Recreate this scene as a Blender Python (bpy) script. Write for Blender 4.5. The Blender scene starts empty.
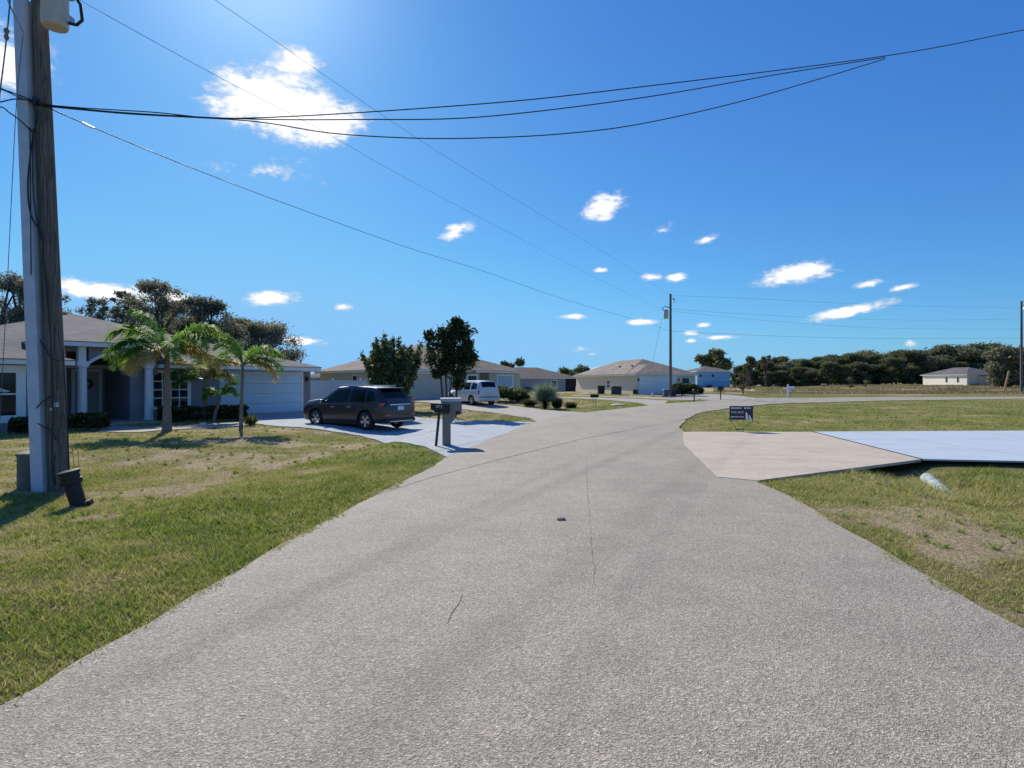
import bpy, bmesh, math, random
import numpy as np
from mathutils import Vector, Matrix
random.seed(7); RNG = np.random.default_rng(11)
scene = bpy.context.scene
COL = scene.collection
F, CX, YH, H = 560.0, 512.0, 382.0, 1.7
R = math.radians
SUN_AZ, SUN_EL = -25.0, 36.0

# ------------------------------------------------------------------ helpers
def smooth(a, b, x):
    t = np.clip((np.asarray(x, float) - a) / (b - a), 0, 1); return t*t*(3-2*t)
LY = [-30, 0, 2.9, 4.4, 6.2, 9.1, 13, 22.7, 31, 40, 60]; LX = [-2.9, -2.7, -2.64, -2.49, -2.35, -2.14, -1.5, .73, 4.2, 9.9, 24]
RY = [-30, 0, 3.76, 5.35, 7.8, 9.4, 18.3, 30, 60]; RX = [3.1, 3.3, 3.44, 3.63, 4.03, 4.1, 5.8, 9, 20]
def pad(x, y, cx, cy, r1, r2, h):
    return h*(1 - smooth(r1, r2, np.hypot(x-cx, y-cy)))
def zt(x, y):
    x = np.asarray(x, float); y = np.asarray(y, float)
    d = np.interp(y, LY, LX) - x
    z = -.16*np.exp(-((d-4.8)/2.0)**2)*(1-smooth(24, 31, y))
    d2 = x - np.interp(y, RY, RX)
    z = z - .09*np.exp(-((d-3.3)/.5)**2)*smooth(7, 9.5, y)*(1-smooth(17, 20, y))
    z = z - .22*np.exp(-((d2-3.3)/1.1)**2)*(1-smooth(12.0, 13.6, y))*smooth(-4, 2, y)
    z = z - .10*np.exp(-((d2-5.6)/1.6)**2)*(1-smooth(11.0, 13.0, y))
    z = z + pad(x, y, -6, 54, 12, 21, .3) + pad(x, y, 19, 76, 13, 22, .22) + pad(x, y, 47, 134, 14, 30, .4)
    z = z + .8*smooth(78, 104, x)*smooth(98, 132, y)
    n = .007*(np.sin(x*2.1+.7*y)+np.sin(1.7*y-x*.9+2)+np.sin(x*4.3-y*3.1))*smooth(.3, 1.2, np.maximum(d, d2))
    return z + n*(1-smooth(30, 60, y))
def zs(x, y): return float(zt(x, y))
def P(px, py):
    z = 0.0
    for _ in range(25):
        D = F*(H-z)/(py-YH); X = (px-CX)/F*D; z = .5*z + .5*zs(X, D)
    return Vector((X, D, z))
def V(px, py, D): return Vector(((px-CX)/F*D, D, H-(py-YH)*D/F))
def tag(o, label=None, cat=None, group=None, kind=None):
    if label: o['label'] = label
    if cat: o['category'] = cat
    if group: o['group'] = group
    if kind: o['kind'] = kind
    return o
def empty(name, loc, rz, label, cat, group=None):
    o = bpy.data.objects.new(name, None); COL.objects.link(o); o.empty_display_size = .3
    o.location = loc; o.rotation_euler = (0, 0, rz); return tag(o, label, cat, group)
class MB:
    def __init__(s): s.v = []; s.f = []
    def add(s, vs, fs):
        b = len(s.v); s.v += [tuple(v) for v in vs]; s.f += [tuple(b+i for i in f) for f in fs]; return s
    def box(s, x0, x1, y0, y1, z0, z1):
        return s.add([(x0,y0,z0),(x1,y0,z0),(x1,y1,z0),(x0,y1,z0),(x0,y0,z1),(x1,y0,z1),(x1,y1,z1),(x0,y1,z1)],
                     [(3,2,1,0),(4,5,6,7),(0,1,5,4),(1,2,6,5),(2,3,7,6),(3,0,4,7)])
    def obox(s, p, e, o, a0, a1, d0, d1, z0, z1):   # box along direction e, outward o from point p
        c = []
        for z in (z0, z1):
            for a, d in ((a0, d0), (a1, d0), (a1, d1), (a0, d1)):
                c.append((p[0]+e[0]*a+o[0]*d, p[1]+e[1]*a+o[1]*d, p[2]+z))
        return s.add(c, [(3,2,1,0),(4,5,6,7),(0,1,5,4),(1,2,6,5),(2,3,7,6),(3,0,4,7)])
    def tube(s, pts, rad, n=8, cap=True):
        pts = [Vector(p) for p in pts]
        if not hasattr(rad, '__len__'): rad = [rad]*len(pts)
        rings = []; up = None
        for i, p in enumerate(pts):
            t = (pts[min(i+1, len(pts)-1)] - pts[max(i-1, 0)]).normalized()
            if up is None: up = Vector((0,0,1)) if abs(t.z) < .9 else Vector((1,0,0))
            a = t.cross(up).normalized(); b = a.cross(t).normalized(); up = b
            rings.append([p + (a*math.cos(k*2*math.pi/n) + b*math.sin(k*2*math.pi/n))*rad[i] for k in range(n)])
        vs = [v for r in rings for v in r]; fs = []
        for i in range(len(pts)-1):
            for k in range(n):
                fs.append((i*n+k, i*n+(k+1)%n, (i+1)*n+(k+1)%n, (i+1)*n+k))
        if cap: fs += [tuple(range(n)), tuple(reversed(range((len(pts)-1)*n, len(pts)*n)))]
        return s.add(vs, fs)
    def lathe(s, prof, c=(0,0,0), axis='z', n=24, cap=True):
        vs = []; fs = []
        for r, h in prof:
            for k in range(n):
                a = k*2*math.pi/n
                q = (r*math.cos(a), r*math.sin(a), h) if axis == 'z' else (r*math.cos(a), h, r*math.sin(a))
                vs.append((q[0]+c[0], q[1]+c[1], q[2]+c[2]))
        for i in range(len(prof)-1):
            for k in range(n): fs.append((i*n+k, i*n+(k+1)%n, (i+1)*n+(k+1)%n, (i+1)*n+k))
        if cap: fs += [tuple(range(n)), tuple(range((len(prof)-1)*n, len(prof)*n))]
        return s.add(vs, fs)
    def prism(s, poly, y0, y1):                     # polygon in x,z extruded along y
        n = len(poly)
        return s.add([(x,y0,z) for x,z in poly]+[(x,y1,z) for x,z in poly],
                     [tuple(range(n)), tuple(range(2*n-1, n-1, -1))]+[(i,(i+1)%n,n+(i+1)%n,n+i) for i in range(n)])
    def build(s, name, mat, parent=None, smooth_=None, bevel=0):
        me = bpy.data.meshes.new(name); me.from_pydata(s.v, [], s.f)
        bm = bmesh.new(); bm.from_mesh(me); bmesh.ops.recalc_face_normals(bm, faces=bm.faces)
        if bevel: bmesh.ops.bevel(bm, geom=bm.edges[:], offset=bevel, segments=2, affect='EDGES', profile=.6)
        bm.to_mesh(me); bm.free()
        return link(name, me, mat, parent, smooth_)
def link(name, me, mat, parent=None, smooth_=None):
    if mat is not None: me.materials.append(mat)
    o = bpy.data.objects.new(name, me); COL.objects.link(o); o.parent = parent
    if smooth_ is not None:
        me.polygons.foreach_set('use_smooth', [True]*len(me.polygons)); me.set_sharp_from_angle(angle=R(smooth_))
    return o
def np_mesh(name, verts, k, mat, parent=None, tint=None):   # verts (N*k,3): N faces with k corners each
    n = len(verts)//k; me = bpy.data.meshes.new(name)
    me.vertices.add(len(verts)); me.vertices.foreach_set('co', np.ascontiguousarray(verts, np.float32).ravel())
    me.loops.add(n*k); me.loops.foreach_set('vertex_index', np.arange(n*k, dtype=np.int32))
    me.polygons.add(n); me.polygons.foreach_set('loop_start', np.arange(n, dtype=np.int32)*k)
    me.polygons.foreach_set('loop_total', np.full(n, k, np.int32))
    if tint is not None:
        at = me.attributes.new('tint', 'FLOAT', 'POINT'); at.data.foreach_set('value', np.repeat(tint, k).astype(np.float32))
    me.update(calc_edges=True); me.validate()
    return link(name, me, mat, parent)
def copy_tree(o, parent=None):
    c = o.copy(); COL.objects.link(c); c.parent = parent
    for ch in [q for q in o.children]: copy_tree(ch, c)
    return c
def fbm(x, y, s=1.0, seed=0, octs=4):
    r = np.random.default_rng(seed); T = r.random((64, 64)); out = np.zeros_like(np.asarray(x, float)); a = .5; tot = 0
    for o in range(octs):
        u = np.asarray(x)/s*2**o + o*7.3; v = np.asarray(y)/s*2**o + o*3.1
        i = np.floor(u).astype(int); j = np.floor(v).astype(int); fu = u-i; fv = v-j
        fu = fu*fu*(3-2*fu); fv = fv*fv*(3-2*fv); g = lambda p, q: T[p % 64, q % 64]
        out = out + a*((g(i,j)*(1-fu)+g(i+1,j)*fu)*(1-fv)+(g(i,j+1)*(1-fu)+g(i+1,j+1)*fu)*fv); tot += a; a *= .5
    return out/tot

# ------------------------------------------------------------------ materials
class NT:
    def __init__(s, name):
        s.m = bpy.data.materials.new(name); s.m.use_nodes = True; s.t = s.m.node_tree; s.n = s.t.nodes; s.l = s.t.links
        s.p = s.n['Principled BSDF']; s.out = s.n['Material Output']
    def new(s, typ, **kw):
        nd = s.n.new(typ)
        for k, v in kw.items():
            if k.startswith('_'): setattr(nd, k[1:], v)
            else: nd.inputs[k.replace('__', ' ')].default_value = v
        return nd
    def noise(s, scale, detail=4, rough=.55, co=None, vec=None):
        nd = s.new('ShaderNodeTexNoise', Scale=scale, Detail=detail, Roughness=rough)
        s.l.new(vec or s.co(co), nd.inputs['Vector']); return nd.outputs['Fac']
    def co(s, kind=None):
        if kind == 'world': return s.new('ShaderNodeNewGeometry').outputs['Position']
        return s.new('ShaderNodeTexCoord').outputs[kind or 'Object']
    def mapping(s, vec, scale, rot=(0,0,0), loc=(0,0,0)):
        m = s.new('ShaderNodeMapping'); m.inputs['Scale'].default_value = scale; m.inputs['Rotation'].default_value = rot
        m.inputs['Location'].default_value = loc; s.l.new(vec, m.inputs['Vector']); return m.outputs[0]
    def ramp(s, fac, stops):
        r = s.new('ShaderNodeValToRGB'); e = r.color_ramp.elements
        while len(e) < len(stops): e.new(.5)
        for i, (p, c) in enumerate(stops): e[i].position = p; e[i].color = (*c, 1) if len(c) == 3 else c
        s.l.new(fac, r.inputs[0]); return r.outputs['Color']
    def mix(s, fac, a, b, mode='MIX'):
        m = s.new('ShaderNodeMix', _data_type='RGBA', _blend_type=mode)
        for sock, v in ((m.inputs['Factor'], fac), (m.inputs[6], a), (m.inputs[7], b)):
            if isinstance(v, bpy.types.NodeSocket): s.l.new(v, sock)
            elif isinstance(v, (int, float)): sock.default_value = v
            else: sock.default_value = (*v, 1)
        return m.outputs[2]
    def math(s, op, a, b=0.0, c=None):
        m = s.new('ShaderNodeMath', _operation=op)
        for i, v in enumerate((a, b) + ((c,) if c is not None else ())):
            if isinstance(v, bpy.types.NodeSocket): s.l.new(v, m.inputs[i])
            else: m.inputs[i].default_value = v
        return m.outputs[0]
    def bump(s, h, strength, dist=.02):
        b = s.new('ShaderNodeBump', Strength=strength, Distance=dist); s.l.new(h, b.inputs['Height'])
        s.l.new(b.outputs[0], s.p.inputs['Normal'])
    def base(s, c): 
        if isinstance(c, bpy.types.NodeSocket): s.l.new(c, s.p.inputs['Base Color'])
        else: s.p.inputs['Base Color'].default_value = (*c, 1)
    def set(s, **kw):
        for k, v in kw.items(): s.p.inputs[k.replace('__', ' ')].default_value = v
        return s
def srf(name, c, rough=.7, metal=0, var=.12, scale=3, coat=0, bump=0, spec=.5):
    t = NT(name); a = tuple(max(0, x*(1-var)) for x in c); b = tuple(min(1, x*(1+var)) for x in c)
    f = t.noise(scale, 5, .6); t.base(t.ramp(f, [(.3, a), (.7, b)])); t.set(Roughness=rough, Metallic=metal)
    t.p.inputs['Specular IOR Level'].default_value = spec
    if coat: t.p.inputs['Coat Weight'].default_value = coat; t.p.inputs['Coat Roughness'].default_value = .04
    if bump: t.bump(t.noise(scale*18, 3, .6), bump, .01)
    return t.m
def leaf(name, stops, transl=.35, rough=.7, spec=.15, vary=False):
    t = NT(name); at = t.new('ShaderNodeAttribute', _attribute_name='tint'); c = t.ramp(at.outputs['Fac'], stops)
    oi = t.new('ShaderNodeObjectInfo'); k = t.ramp(oi.outputs['Random'], [(0, (.72,.76,.70)), (.5, (1.0,1.0,1.0)), (1, (1.35,1.25,1.15))])
    if vary: c = t.mix(1.0, c, k, 'MULTIPLY')
    t.base(c); t.set(Roughness=rough); t.p.inputs['Specular IOR Level'].default_value = spec
    tr = t.new('ShaderNodeBsdfTranslucent'); t.l.new(t.mix(.4, c, (1, 1, .35), 'MULTIPLY'), tr.inputs['Color'])
    mx = t.new('ShaderNodeMixShader', Fac=transl); t.l.new(t.p.outputs[0], mx.inputs[1]); t.l.new(tr.outputs[0], mx.inputs[2])
    t.l.new(mx.outputs[0], t.out.inputs['Surface']); return t.m
def line_mask(t, pos, a, b, w):     # 1 on the segment line a-b (world x,y), falling to 0 at w metres
    dx, dy = b[0]-a[0], b[1]-a[1]; L = math.hypot(dx, dy); nx, ny = -dy/L, dx/L
    d = t.new('ShaderNodeVectorMath', _operation='DOT_PRODUCT'); t.l.new(pos, d.inputs[0]); d.inputs[1].default_value = (nx, ny, 0)
    v = t.math('ABSOLUTE', t.math('SUBTRACT', d.outputs['Value'], nx*a[0]+ny*a[1]))
    r = t.new('ShaderNodeMapRange', _interpolation_type='SMOOTHSTEP'); t.l.new(v, r.inputs[0])
    r.inputs[1].default_value = 0; r.inputs[2].default_value = w; r.inputs[3].default_value = 1; r.inputs[4].default_value = 0
    return r.outputs[0]
def asphalt():
    t = NT('chip_seal_asphalt'); pos = t.co('world')
    v = t.new('ShaderNodeTexVoronoi', Scale=125.0); t.l.new(pos, v.inputs['Vector'])
    sp = t.ramp(v.outputs['Color'], [(0.0, (.06,.056,.050)), (.3, (.19,.178,.158)), (.62, (.30,.282,.252)), (.85, (.42,.395,.355)), (.95, (.80,.76,.69))])
    v2 = t.new('ShaderNodeTexVoronoi', Scale=60.0); t.l.new(pos, v2.inputs['Vector'])
    sp = t.mix(.35, sp, t.ramp(v2.outputs['Color'], [(0, (.10,.094,.086)), (.6, (.28,.265,.238)), (1, (.52,.49,.44))]))
    big = t.noise(.35, 5, .6, vec=pos); med = t.noise(2.3, 5, .6, vec=pos)
    c = t.mix(1.0, sp, t.ramp(big, [(.3, (.88,.88,.9)), (.7, (1.08,1.05,1.0))]), 'MULTIPLY')
    c = t.mix(1.0, c, t.ramp(med, [(.3, (.9,.9,.9)), (.7, (1.06,1.06,1.06))]), 'MULTIPLY')
    st = t.ramp(t.noise(.55, 6, .68, vec=t.mapping(pos, (1, .45, 1), rot=(0, 0, R(-25)))), [(.52, (0,0,0)), (.70, (1,1,1))])
    c = t.mix(t.math('MULTIPLY', st, .22), c, (.11,.105,.095))
    oil = t.ramp(t.noise(2.7, 4, .5, vec=pos), [(.70, (0,0,0)), (.76, (1,1,1))])
    c = t.mix(t.math('MULTIPLY', oil, .25), c, (.07,.066,.06))
    for a, b, w, s in ((P(380,565), P(652,443), .25, .19), (P(530,609), P(700,465), .35, .15)):
        m = t.math('MULTIPLY', line_mask(t, pos, a, b, w), t.math('MULTIPLY', t.noise(1.2, 3, .6, vec=pos), s*2))
        c = t.mix(m, c, (.06,.057,.055))
    c = t.mix(1.0, c, (1.22, 1.14, 1.0), 'MULTIPLY')
    t.base(c); t.set(Roughness=.85); t.bump(t.math('ADD', v.outputs['Distance'], t.math('MULTIPLY', v2.outputs['Distance'], .8)), .55, .008); return t.m
def concrete(name, a, b, joint=None, stain=.35, bump=.2, rough=.8):
    t = NT(name); pos = t.co('world'); st = t.noise(.9, 6, .65, vec=pos)
    c = t.ramp(t.noise(7, 6, .6, vec=pos), [(.3, a), (.7, b)])
    c = t.mix(t.math('MULTIPLY', t.ramp(st, [(.45, (0,0,0)), (.75, (1,1,1))]), stain), c, tuple(x*.45 for x in a))
    v = t.noise(160, 2, .6, vec=pos); c = t.mix(.25, c, t.ramp(v, [(.35, (.35,.33,.3)), (.65, (1,1,1))]), 'MULTIPLY')
    j = t.math('SUBTRACT', 1.0, t.ramp(t.noise(.5, 6, .7, vec=t.mapping(pos, (1, 3, 1), rot=(0, 0, R(35)))), [(.5, (0,0,0)), (.8, (.22,.22,.22))])); c = t.mix(1.0, c, j, 'MULTIPLY')
    t.p.inputs['Specular IOR Level'].default_value = .15
    t.base(c); t.set(Roughness=.9); t.bump(v, bump, .004); return t.m
def soil():
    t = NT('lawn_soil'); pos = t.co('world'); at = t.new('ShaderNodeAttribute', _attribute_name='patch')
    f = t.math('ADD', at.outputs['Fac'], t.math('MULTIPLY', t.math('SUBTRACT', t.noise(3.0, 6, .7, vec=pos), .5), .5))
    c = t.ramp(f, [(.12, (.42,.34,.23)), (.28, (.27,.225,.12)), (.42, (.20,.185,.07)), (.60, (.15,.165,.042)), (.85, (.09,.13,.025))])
    g = t.noise(26, 5, .75, vec=pos)
    c = t.mix(1.0, c, t.ramp(g, [(.32, (.28,.28,.26)), (.5, (.95,.92,.86)), (.68, (1.7,1.6,1.38))]), 'MULTIPLY')
    t.base(c); t.set(Roughness=1.0); t.p.inputs['Specular IOR Level'].default_value = .1
    t.bump(t.noise(45, 5, .8, vec=pos), .9, .035); return t.m
def shingle(name, a, b):
    t = NT(name); pos = t.co(); z = t.new('ShaderNodeSeparateXYZ'); t.l.new(pos, z.inputs[0])
    w = t.math('FRACT', t.math('MULTIPLY', z.outputs['Z'], 1/.048)); row = t.math('FLOOR', t.math('MULTIPLY', z.outputs['Z'], 1/.048))
    cx = t.new('ShaderNodeCombineXYZ'); t.l.new(t.math('FLOOR', t.math('MULTIPLY', t.math('ADD', z.outputs['X'], z.outputs['Y']), 3.3)), cx.inputs[0]); t.l.new(row, cx.inputs[1])
    wn = t.new('ShaderNodeTexWhiteNoise', _noise_dimensions='3D'); t.l.new(cx.outputs[0], wn.inputs['Vector'])
    c = t.ramp(wn.outputs['Value'], [(0, a), (1, b)])
    c = t.mix(t.ramp(w, [(0, (1,1,1)), (.16, (0,0,0))]), c, tuple(x*.5 for x in a))
    c = t.mix(1.0, c, t.ramp(t.noise(.6, 5, .6), [(.3, (.68,.68,.72)), (.7, (1.3,1.26,1.2))]), 'MULTIPLY')
    t.base(c); t.set(Roughness=.95); t.bump(t.noise(60, 3), .4, .01); return t.m
def wood():
    t = NT('weathered_pole_wood'); v = t.mapping(t.co(), (14, 14, .35)); f = t.noise(3, 6, .7, vec=v)
    c = t.ramp(f, [(.28, (.035,.028,.022)), (.45, (.125,.105,.085)), (.7, (.25,.22,.185))])
    c = t.mix(t.ramp(t.noise(5, 5, .7, vec=t.mapping(t.co(), (9, 9, .5), loc=(3,1,2))), [(.58, (0,0,0)), (.64, (1,1,1))]), c, (.02,.016,.012))
    t.base(c); t.set(Roughness=.95); t.bump(f, .8, .02); return t.m
def glass(name, c=(.02,.025,.03), rough=.04):
    t = NT(name); t.base(c); t.set(Roughness=rough, IOR=1.5); t.p.inputs['Specular IOR Level'].default_value = .25; return t.m
M = dict(
    asphalt=asphalt(), soil=soil(), wood=wood(),
    apron=concrete('old_concrete', (.50,.425,.325), (.60,.52,.41), stain=.25),
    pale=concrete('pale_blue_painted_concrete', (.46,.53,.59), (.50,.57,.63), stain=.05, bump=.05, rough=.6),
    pale2=concrete('bluish_white_concrete', (.40,.435,.455), (.45,.485,.50), stain=.2, bump=.08, rough=.65),
    path=concrete('light_concrete', (.38,.345,.29), (.47,.43,.36), stain=.25),
    stucco=srf('grey_stucco', (.24,.235,.26), .9, var=.09, scale=1.2, bump=.25),
    white=srf('white_trim_paint', (.80,.81,.80), .5, var=.05, scale=2),
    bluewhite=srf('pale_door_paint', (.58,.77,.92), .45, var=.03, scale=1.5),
    tan=srf('tan_stucco', (.56,.50,.40), .9, var=.06, scale=1.5, bump=.2),
    cream=srf('cream_stucco', (.72,.62,.46), .9, var=.05, scale=1.5, bump=.2),
    sage=srf('grey_green_stucco', (.30,.32,.31), .9, var=.06, scale=1.5, bump=.2),
    blue=srf('bright_blue_siding', (.22,.42,.60), .7, var=.05, scale=1.2),
    creamwhite=srf('off_white_stucco', (.82,.78,.66), .9, var=.04, scale=1.5),
    sunlitcream=srf('sunlit_cream_stucco', (.75,.58,.40), .9, var=.04, scale=1.5),
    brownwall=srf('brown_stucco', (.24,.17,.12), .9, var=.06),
    vinyl=srf('white_vinyl', (.70,.74,.80), .4, var=.04, scale=1),
    roof_grey=shingle('grey_brown_shingles', (.085,.078,.078), (.15,.14,.138)),
    roof_brown=shingle('brown_shingles', (.12,.092,.07), (.22,.17,.13)),
    roof_tan=shingle('tan_shingles', (.18,.138,.115), (.29,.235,.19)),
    roof_dark=shingle('dark_brown_shingles', (.07,.052,.042), (.13,.10,.08)),
    glass=glass('dark_window_glass'), curtain=srf('pale_curtain', (.5,.55,.56), .9), blind=srf('pale_blind', (.42,.52,.62), .6),
    black=srf('black_plastic', (.012,.012,.014), .55, var=.3, scale=8, bump=.1),
    blackmetal=srf('black_metal', (.015,.015,.017), .4, var=.2, scale=8),
    steel=srf('galvanised_steel', (.38,.39,.40), .45, .6, var=.2, scale=9),
    pvc=srf('grey_white_pvc', (.50,.55,.62), .55, var=.10, scale=5, bump=.1),
    pedestal=srf('grey_green_pedestal', (.10,.108,.09), .7, var=.25, scale=9, bump=.15),
    can=srf('pale_grey_enamel', (.50,.47,.44), .45, var=.12, scale=6),
    cable=srf('black_cable', (.015,.015,.018), .6), wire=srf('aluminium_wire', (.10,.11,.12), .6),
    mailgrey=srf('mottled_taupe_plastic', (.27,.225,.185), .75, var=.35, scale=40, bump=.4),
    mailwhite=srf('worn_light_lid', (.62,.58,.52), .7, var=.2, scale=25), whiteplastic=srf('white_plastic', (.8,.8,.8), .5),
    brownpaint=srf('dark_brown_metallic_paint', (.034,.024,.022), .34, .05, var=.03, coat=.4),
    silverpaint=srf('silver_metallic_paint', (.62,.62,.60), .38, .15, var=.03, coat=.5),
    blackpaint=srf('black_car_paint', (.012,.012,.014), .3, .2, var=.03, coat=1),
    carglass=glass('tinted_car_glass', (.003,.003,.003), .12), tyre=srf('rubber', (.018,.018,.018), .85, bump=.2),
    alloy=srf('alloy_rim', (.62,.62,.63), .28, .85), chrome=srf('chrome', (.75,.75,.76), .12, 1),
    red=srf('red_lens', (.42,.012,.015), .15, coat=1, scale=20), plate=srf('pale_blue_plate', (.45,.60,.72), .4), lamp=srf('clear_lens', (.6,.6,.6), .1, coat=1),
    signnavy=srf('navy_sign_panel', (.016,.016,.035), .4), signtext=srf('white_lettering', (.75,.75,.8), .5),
    binblue=srf('slate_blue_bin', (.05,.09,.14), .6), yellow=srf('yellow_guy_guard', (.62,.40,.10), .6), acunit=srf('dark_grey_unit', (.05,.052,.055), .6, var=.3, scale=20),
    pipe=srf('algae_stained_concrete_pipe', (.38,.42,.38), .8, var=.4, scale=9, bump=.3), bark=srf('dark_bark', (.09,.07,.055), .95, var=.4, scale=12, bump=.7),
    palmbark=srf('grey_palm_trunk', (.19,.165,.14), .95, var=.35, scale=14, bump=.6), crownshaft=srf('green_crownshaft', (.13,.16,.06), .5, var=.2),
    faint=srf('worn_crack_fill', (.15,.142,.13), .9, var=.5, scale=15),
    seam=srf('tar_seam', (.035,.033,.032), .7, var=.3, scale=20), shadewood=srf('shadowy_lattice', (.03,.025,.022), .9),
    door=srf('grey_entry_door', (.36,.36,.38), .5, var=.03), wreath=srf('dark_red_wreath', (.08,.02,.02), .9, var=.6, scale=30),
    rock=srf('pale_stone', (.5,.47,.4), .9, var=.3, scale=12, bump=.4), orangewood=srf('orange_brown_post', (.42,.24,.10), .8),
)
L_OAK = leaf('oak_leaves', [(0, (.11,.12,.095)), (.6, (.20,.205,.165)), (1, (.36,.345,.30))], .42, vary=True)
L_FAR = leaf('far_tree_leaves', [(0, (.055,.068,.035)), (.55, (.125,.15,.075)), (1, (.28,.28,.15))], .32, vary=True)
L_OLV = leaf('grey_green_leaves', [(0, (.10,.11,.07)), (1, (.28,.28,.18))], .3, vary=True)
L_BUSH = leaf('glossy_green_leaves', [(0, (.05,.07,.03)), (.6, (.11,.15,.06)), (1, (.30,.34,.16))], .36, .6, .25)
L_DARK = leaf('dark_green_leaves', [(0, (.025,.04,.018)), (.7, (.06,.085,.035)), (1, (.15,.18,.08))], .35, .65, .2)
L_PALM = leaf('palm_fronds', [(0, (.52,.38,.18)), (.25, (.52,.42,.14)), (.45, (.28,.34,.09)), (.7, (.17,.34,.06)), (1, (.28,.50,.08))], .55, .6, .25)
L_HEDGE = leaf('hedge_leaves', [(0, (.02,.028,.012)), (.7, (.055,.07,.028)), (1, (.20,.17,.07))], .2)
L_YUCCA = leaf('silvery_blades', [(0, (.13,.18,.12)), (1, (.42,.50,.42))], .3)
L_BROWN = leaf('bare_brown_twigs', [(0, (.10,.065,.045)), (1, (.20,.14,.10))], .15)
L_GRASS = leaf('grass_blades', [(0, (.44,.36,.20)), (.2, (.58,.52,.27)), (.38, (.42,.40,.13)), (.6, (.27,.31,.065)), (1, (.14,.23,.03))], .42, .6, .25)
L_DRY = leaf('dry_field_grass', [(0, (.20,.145,.095)), (.5, (.30,.24,.15)), (1, (.26,.25,.11))], .3)

# ------------------------------------------------------------------ polygons of the setting
def PP(*a): return [tuple(P(x, y)[:2]) for x, y in a]
ROAD = [(-2.9,-25), (-2.7,0)] + PP((0,713.5),(36,694),(73,671.5),(98,656),(146,630),(193,600),(237,573),(300,537),(380,495),(433,468),(449,456.5),(530,424),(568,415),(587,412.8),(625,408.7),(650,405.6),(664,403.9),(690,402.6),(700,401.8),(716,400.2),(735,398.6),(760,398.1),(824,398),(880,397.3),(1024,396.9)) \
     + [(260,63.5),(260,56)] + PP((1024,399),(880,401),(832,402.4),(781,403.9),(764,404.8),(727,409),(700,413),(686,420),(680,428),(682,432),(690,435.5),(757,483),(801,504),(837,527),(892,560),(1024,635)) + [(3.3,0),(3.1,-25)]
DRIVE1 = PP((219,415.6),(300,411.2),(313,410.6),(345,411.5),(400,415),(417,418),(450,420),(500,422),(534,422.8),(536,424)) + [(.2,19),(-1.1,14)] + PP((452,459),(445,457.5),(424,447),(359,436),(310,428.9),(276,426.6),(257,424.4),(248,421.5),(238,418.5))
WALK = PP((143,428),(200,425.2),(240,422),(250,421.7),(257,424.3),(230,427.5),(164,430.5),(143,432.5),(100,432),(100,426))
DRIVE2 = PP((412,401.6),(440,404),(461,409.5),(500,414),(530,418.5),(537,422.3),(552,420),(592,413.5),(580,412.6),(556,411.2),(538,409),(520,407),(496,404.5),(470,402),(454,399.6),(454,398.4),(410,398.4))
APRON = PP((683,433.6),(690,433),(812,433.2)) + PP((921,467),(757,483)) + [(3.6,9.8),(4.6,15)]
BLUE = PP((812.8,433.2),(1024,432.2)) + [(40,19.2),(40,11.15)] + PP((1024,466.8),(922.5,466.8))
SIDE = PP((556,397.5),(600,397.9),(640,399.3),(668,401),(664,404.6),(650,406),(640,403.2),(609,400.4),(560,398.5))
STRIP = PP((572,395.4),(640,397.2),(690,398.8),(700,400.2),(690,400.4),(640,398.3),(572,396.2))
DRIVE3 = PP((673,394.2),(700,393.8),(742,396.4),(760,398.6),(716,400.8),(700,399.6),(664,397.6))
def densify(poly, step, jit=0, seed=1):
    r = random.Random(seed); out = []
    for i, a in enumerate(poly):
        b = poly[(i+1) % len(poly)]; L = math.hypot(b[0]-a[0], b[1]-a[1]); n = max(1, min(400, int(L/step)))
        for k in range(n):
            t = k/n; x = a[0]+(b[0]-a[0])*t; y = a[1]+(b[1]-a[1])*t
            if jit and y < 45:
                w_ = .07*(float(fbm(x, y, .8, 23, 3))-.5)*(1+y*.05); x += r.uniform(-jit, jit)+w_; y += r.uniform(-jit, jit)*.5+w_*.4
            out.append((x, y))
    return out
def inpoly(x, y, poly):
    c = np.zeros(x.shape, bool); n = len(poly)
    for i in range(n):
        x1, y1 = poly[i]; x2, y2 = poly[(i+1) % n]
        if y1 == y2: continue
        c ^= ((y1 > y) != (y2 > y)) & (x < (x2-x1)*(y-y1)/(y2-y1)+x1)
    return c
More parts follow.
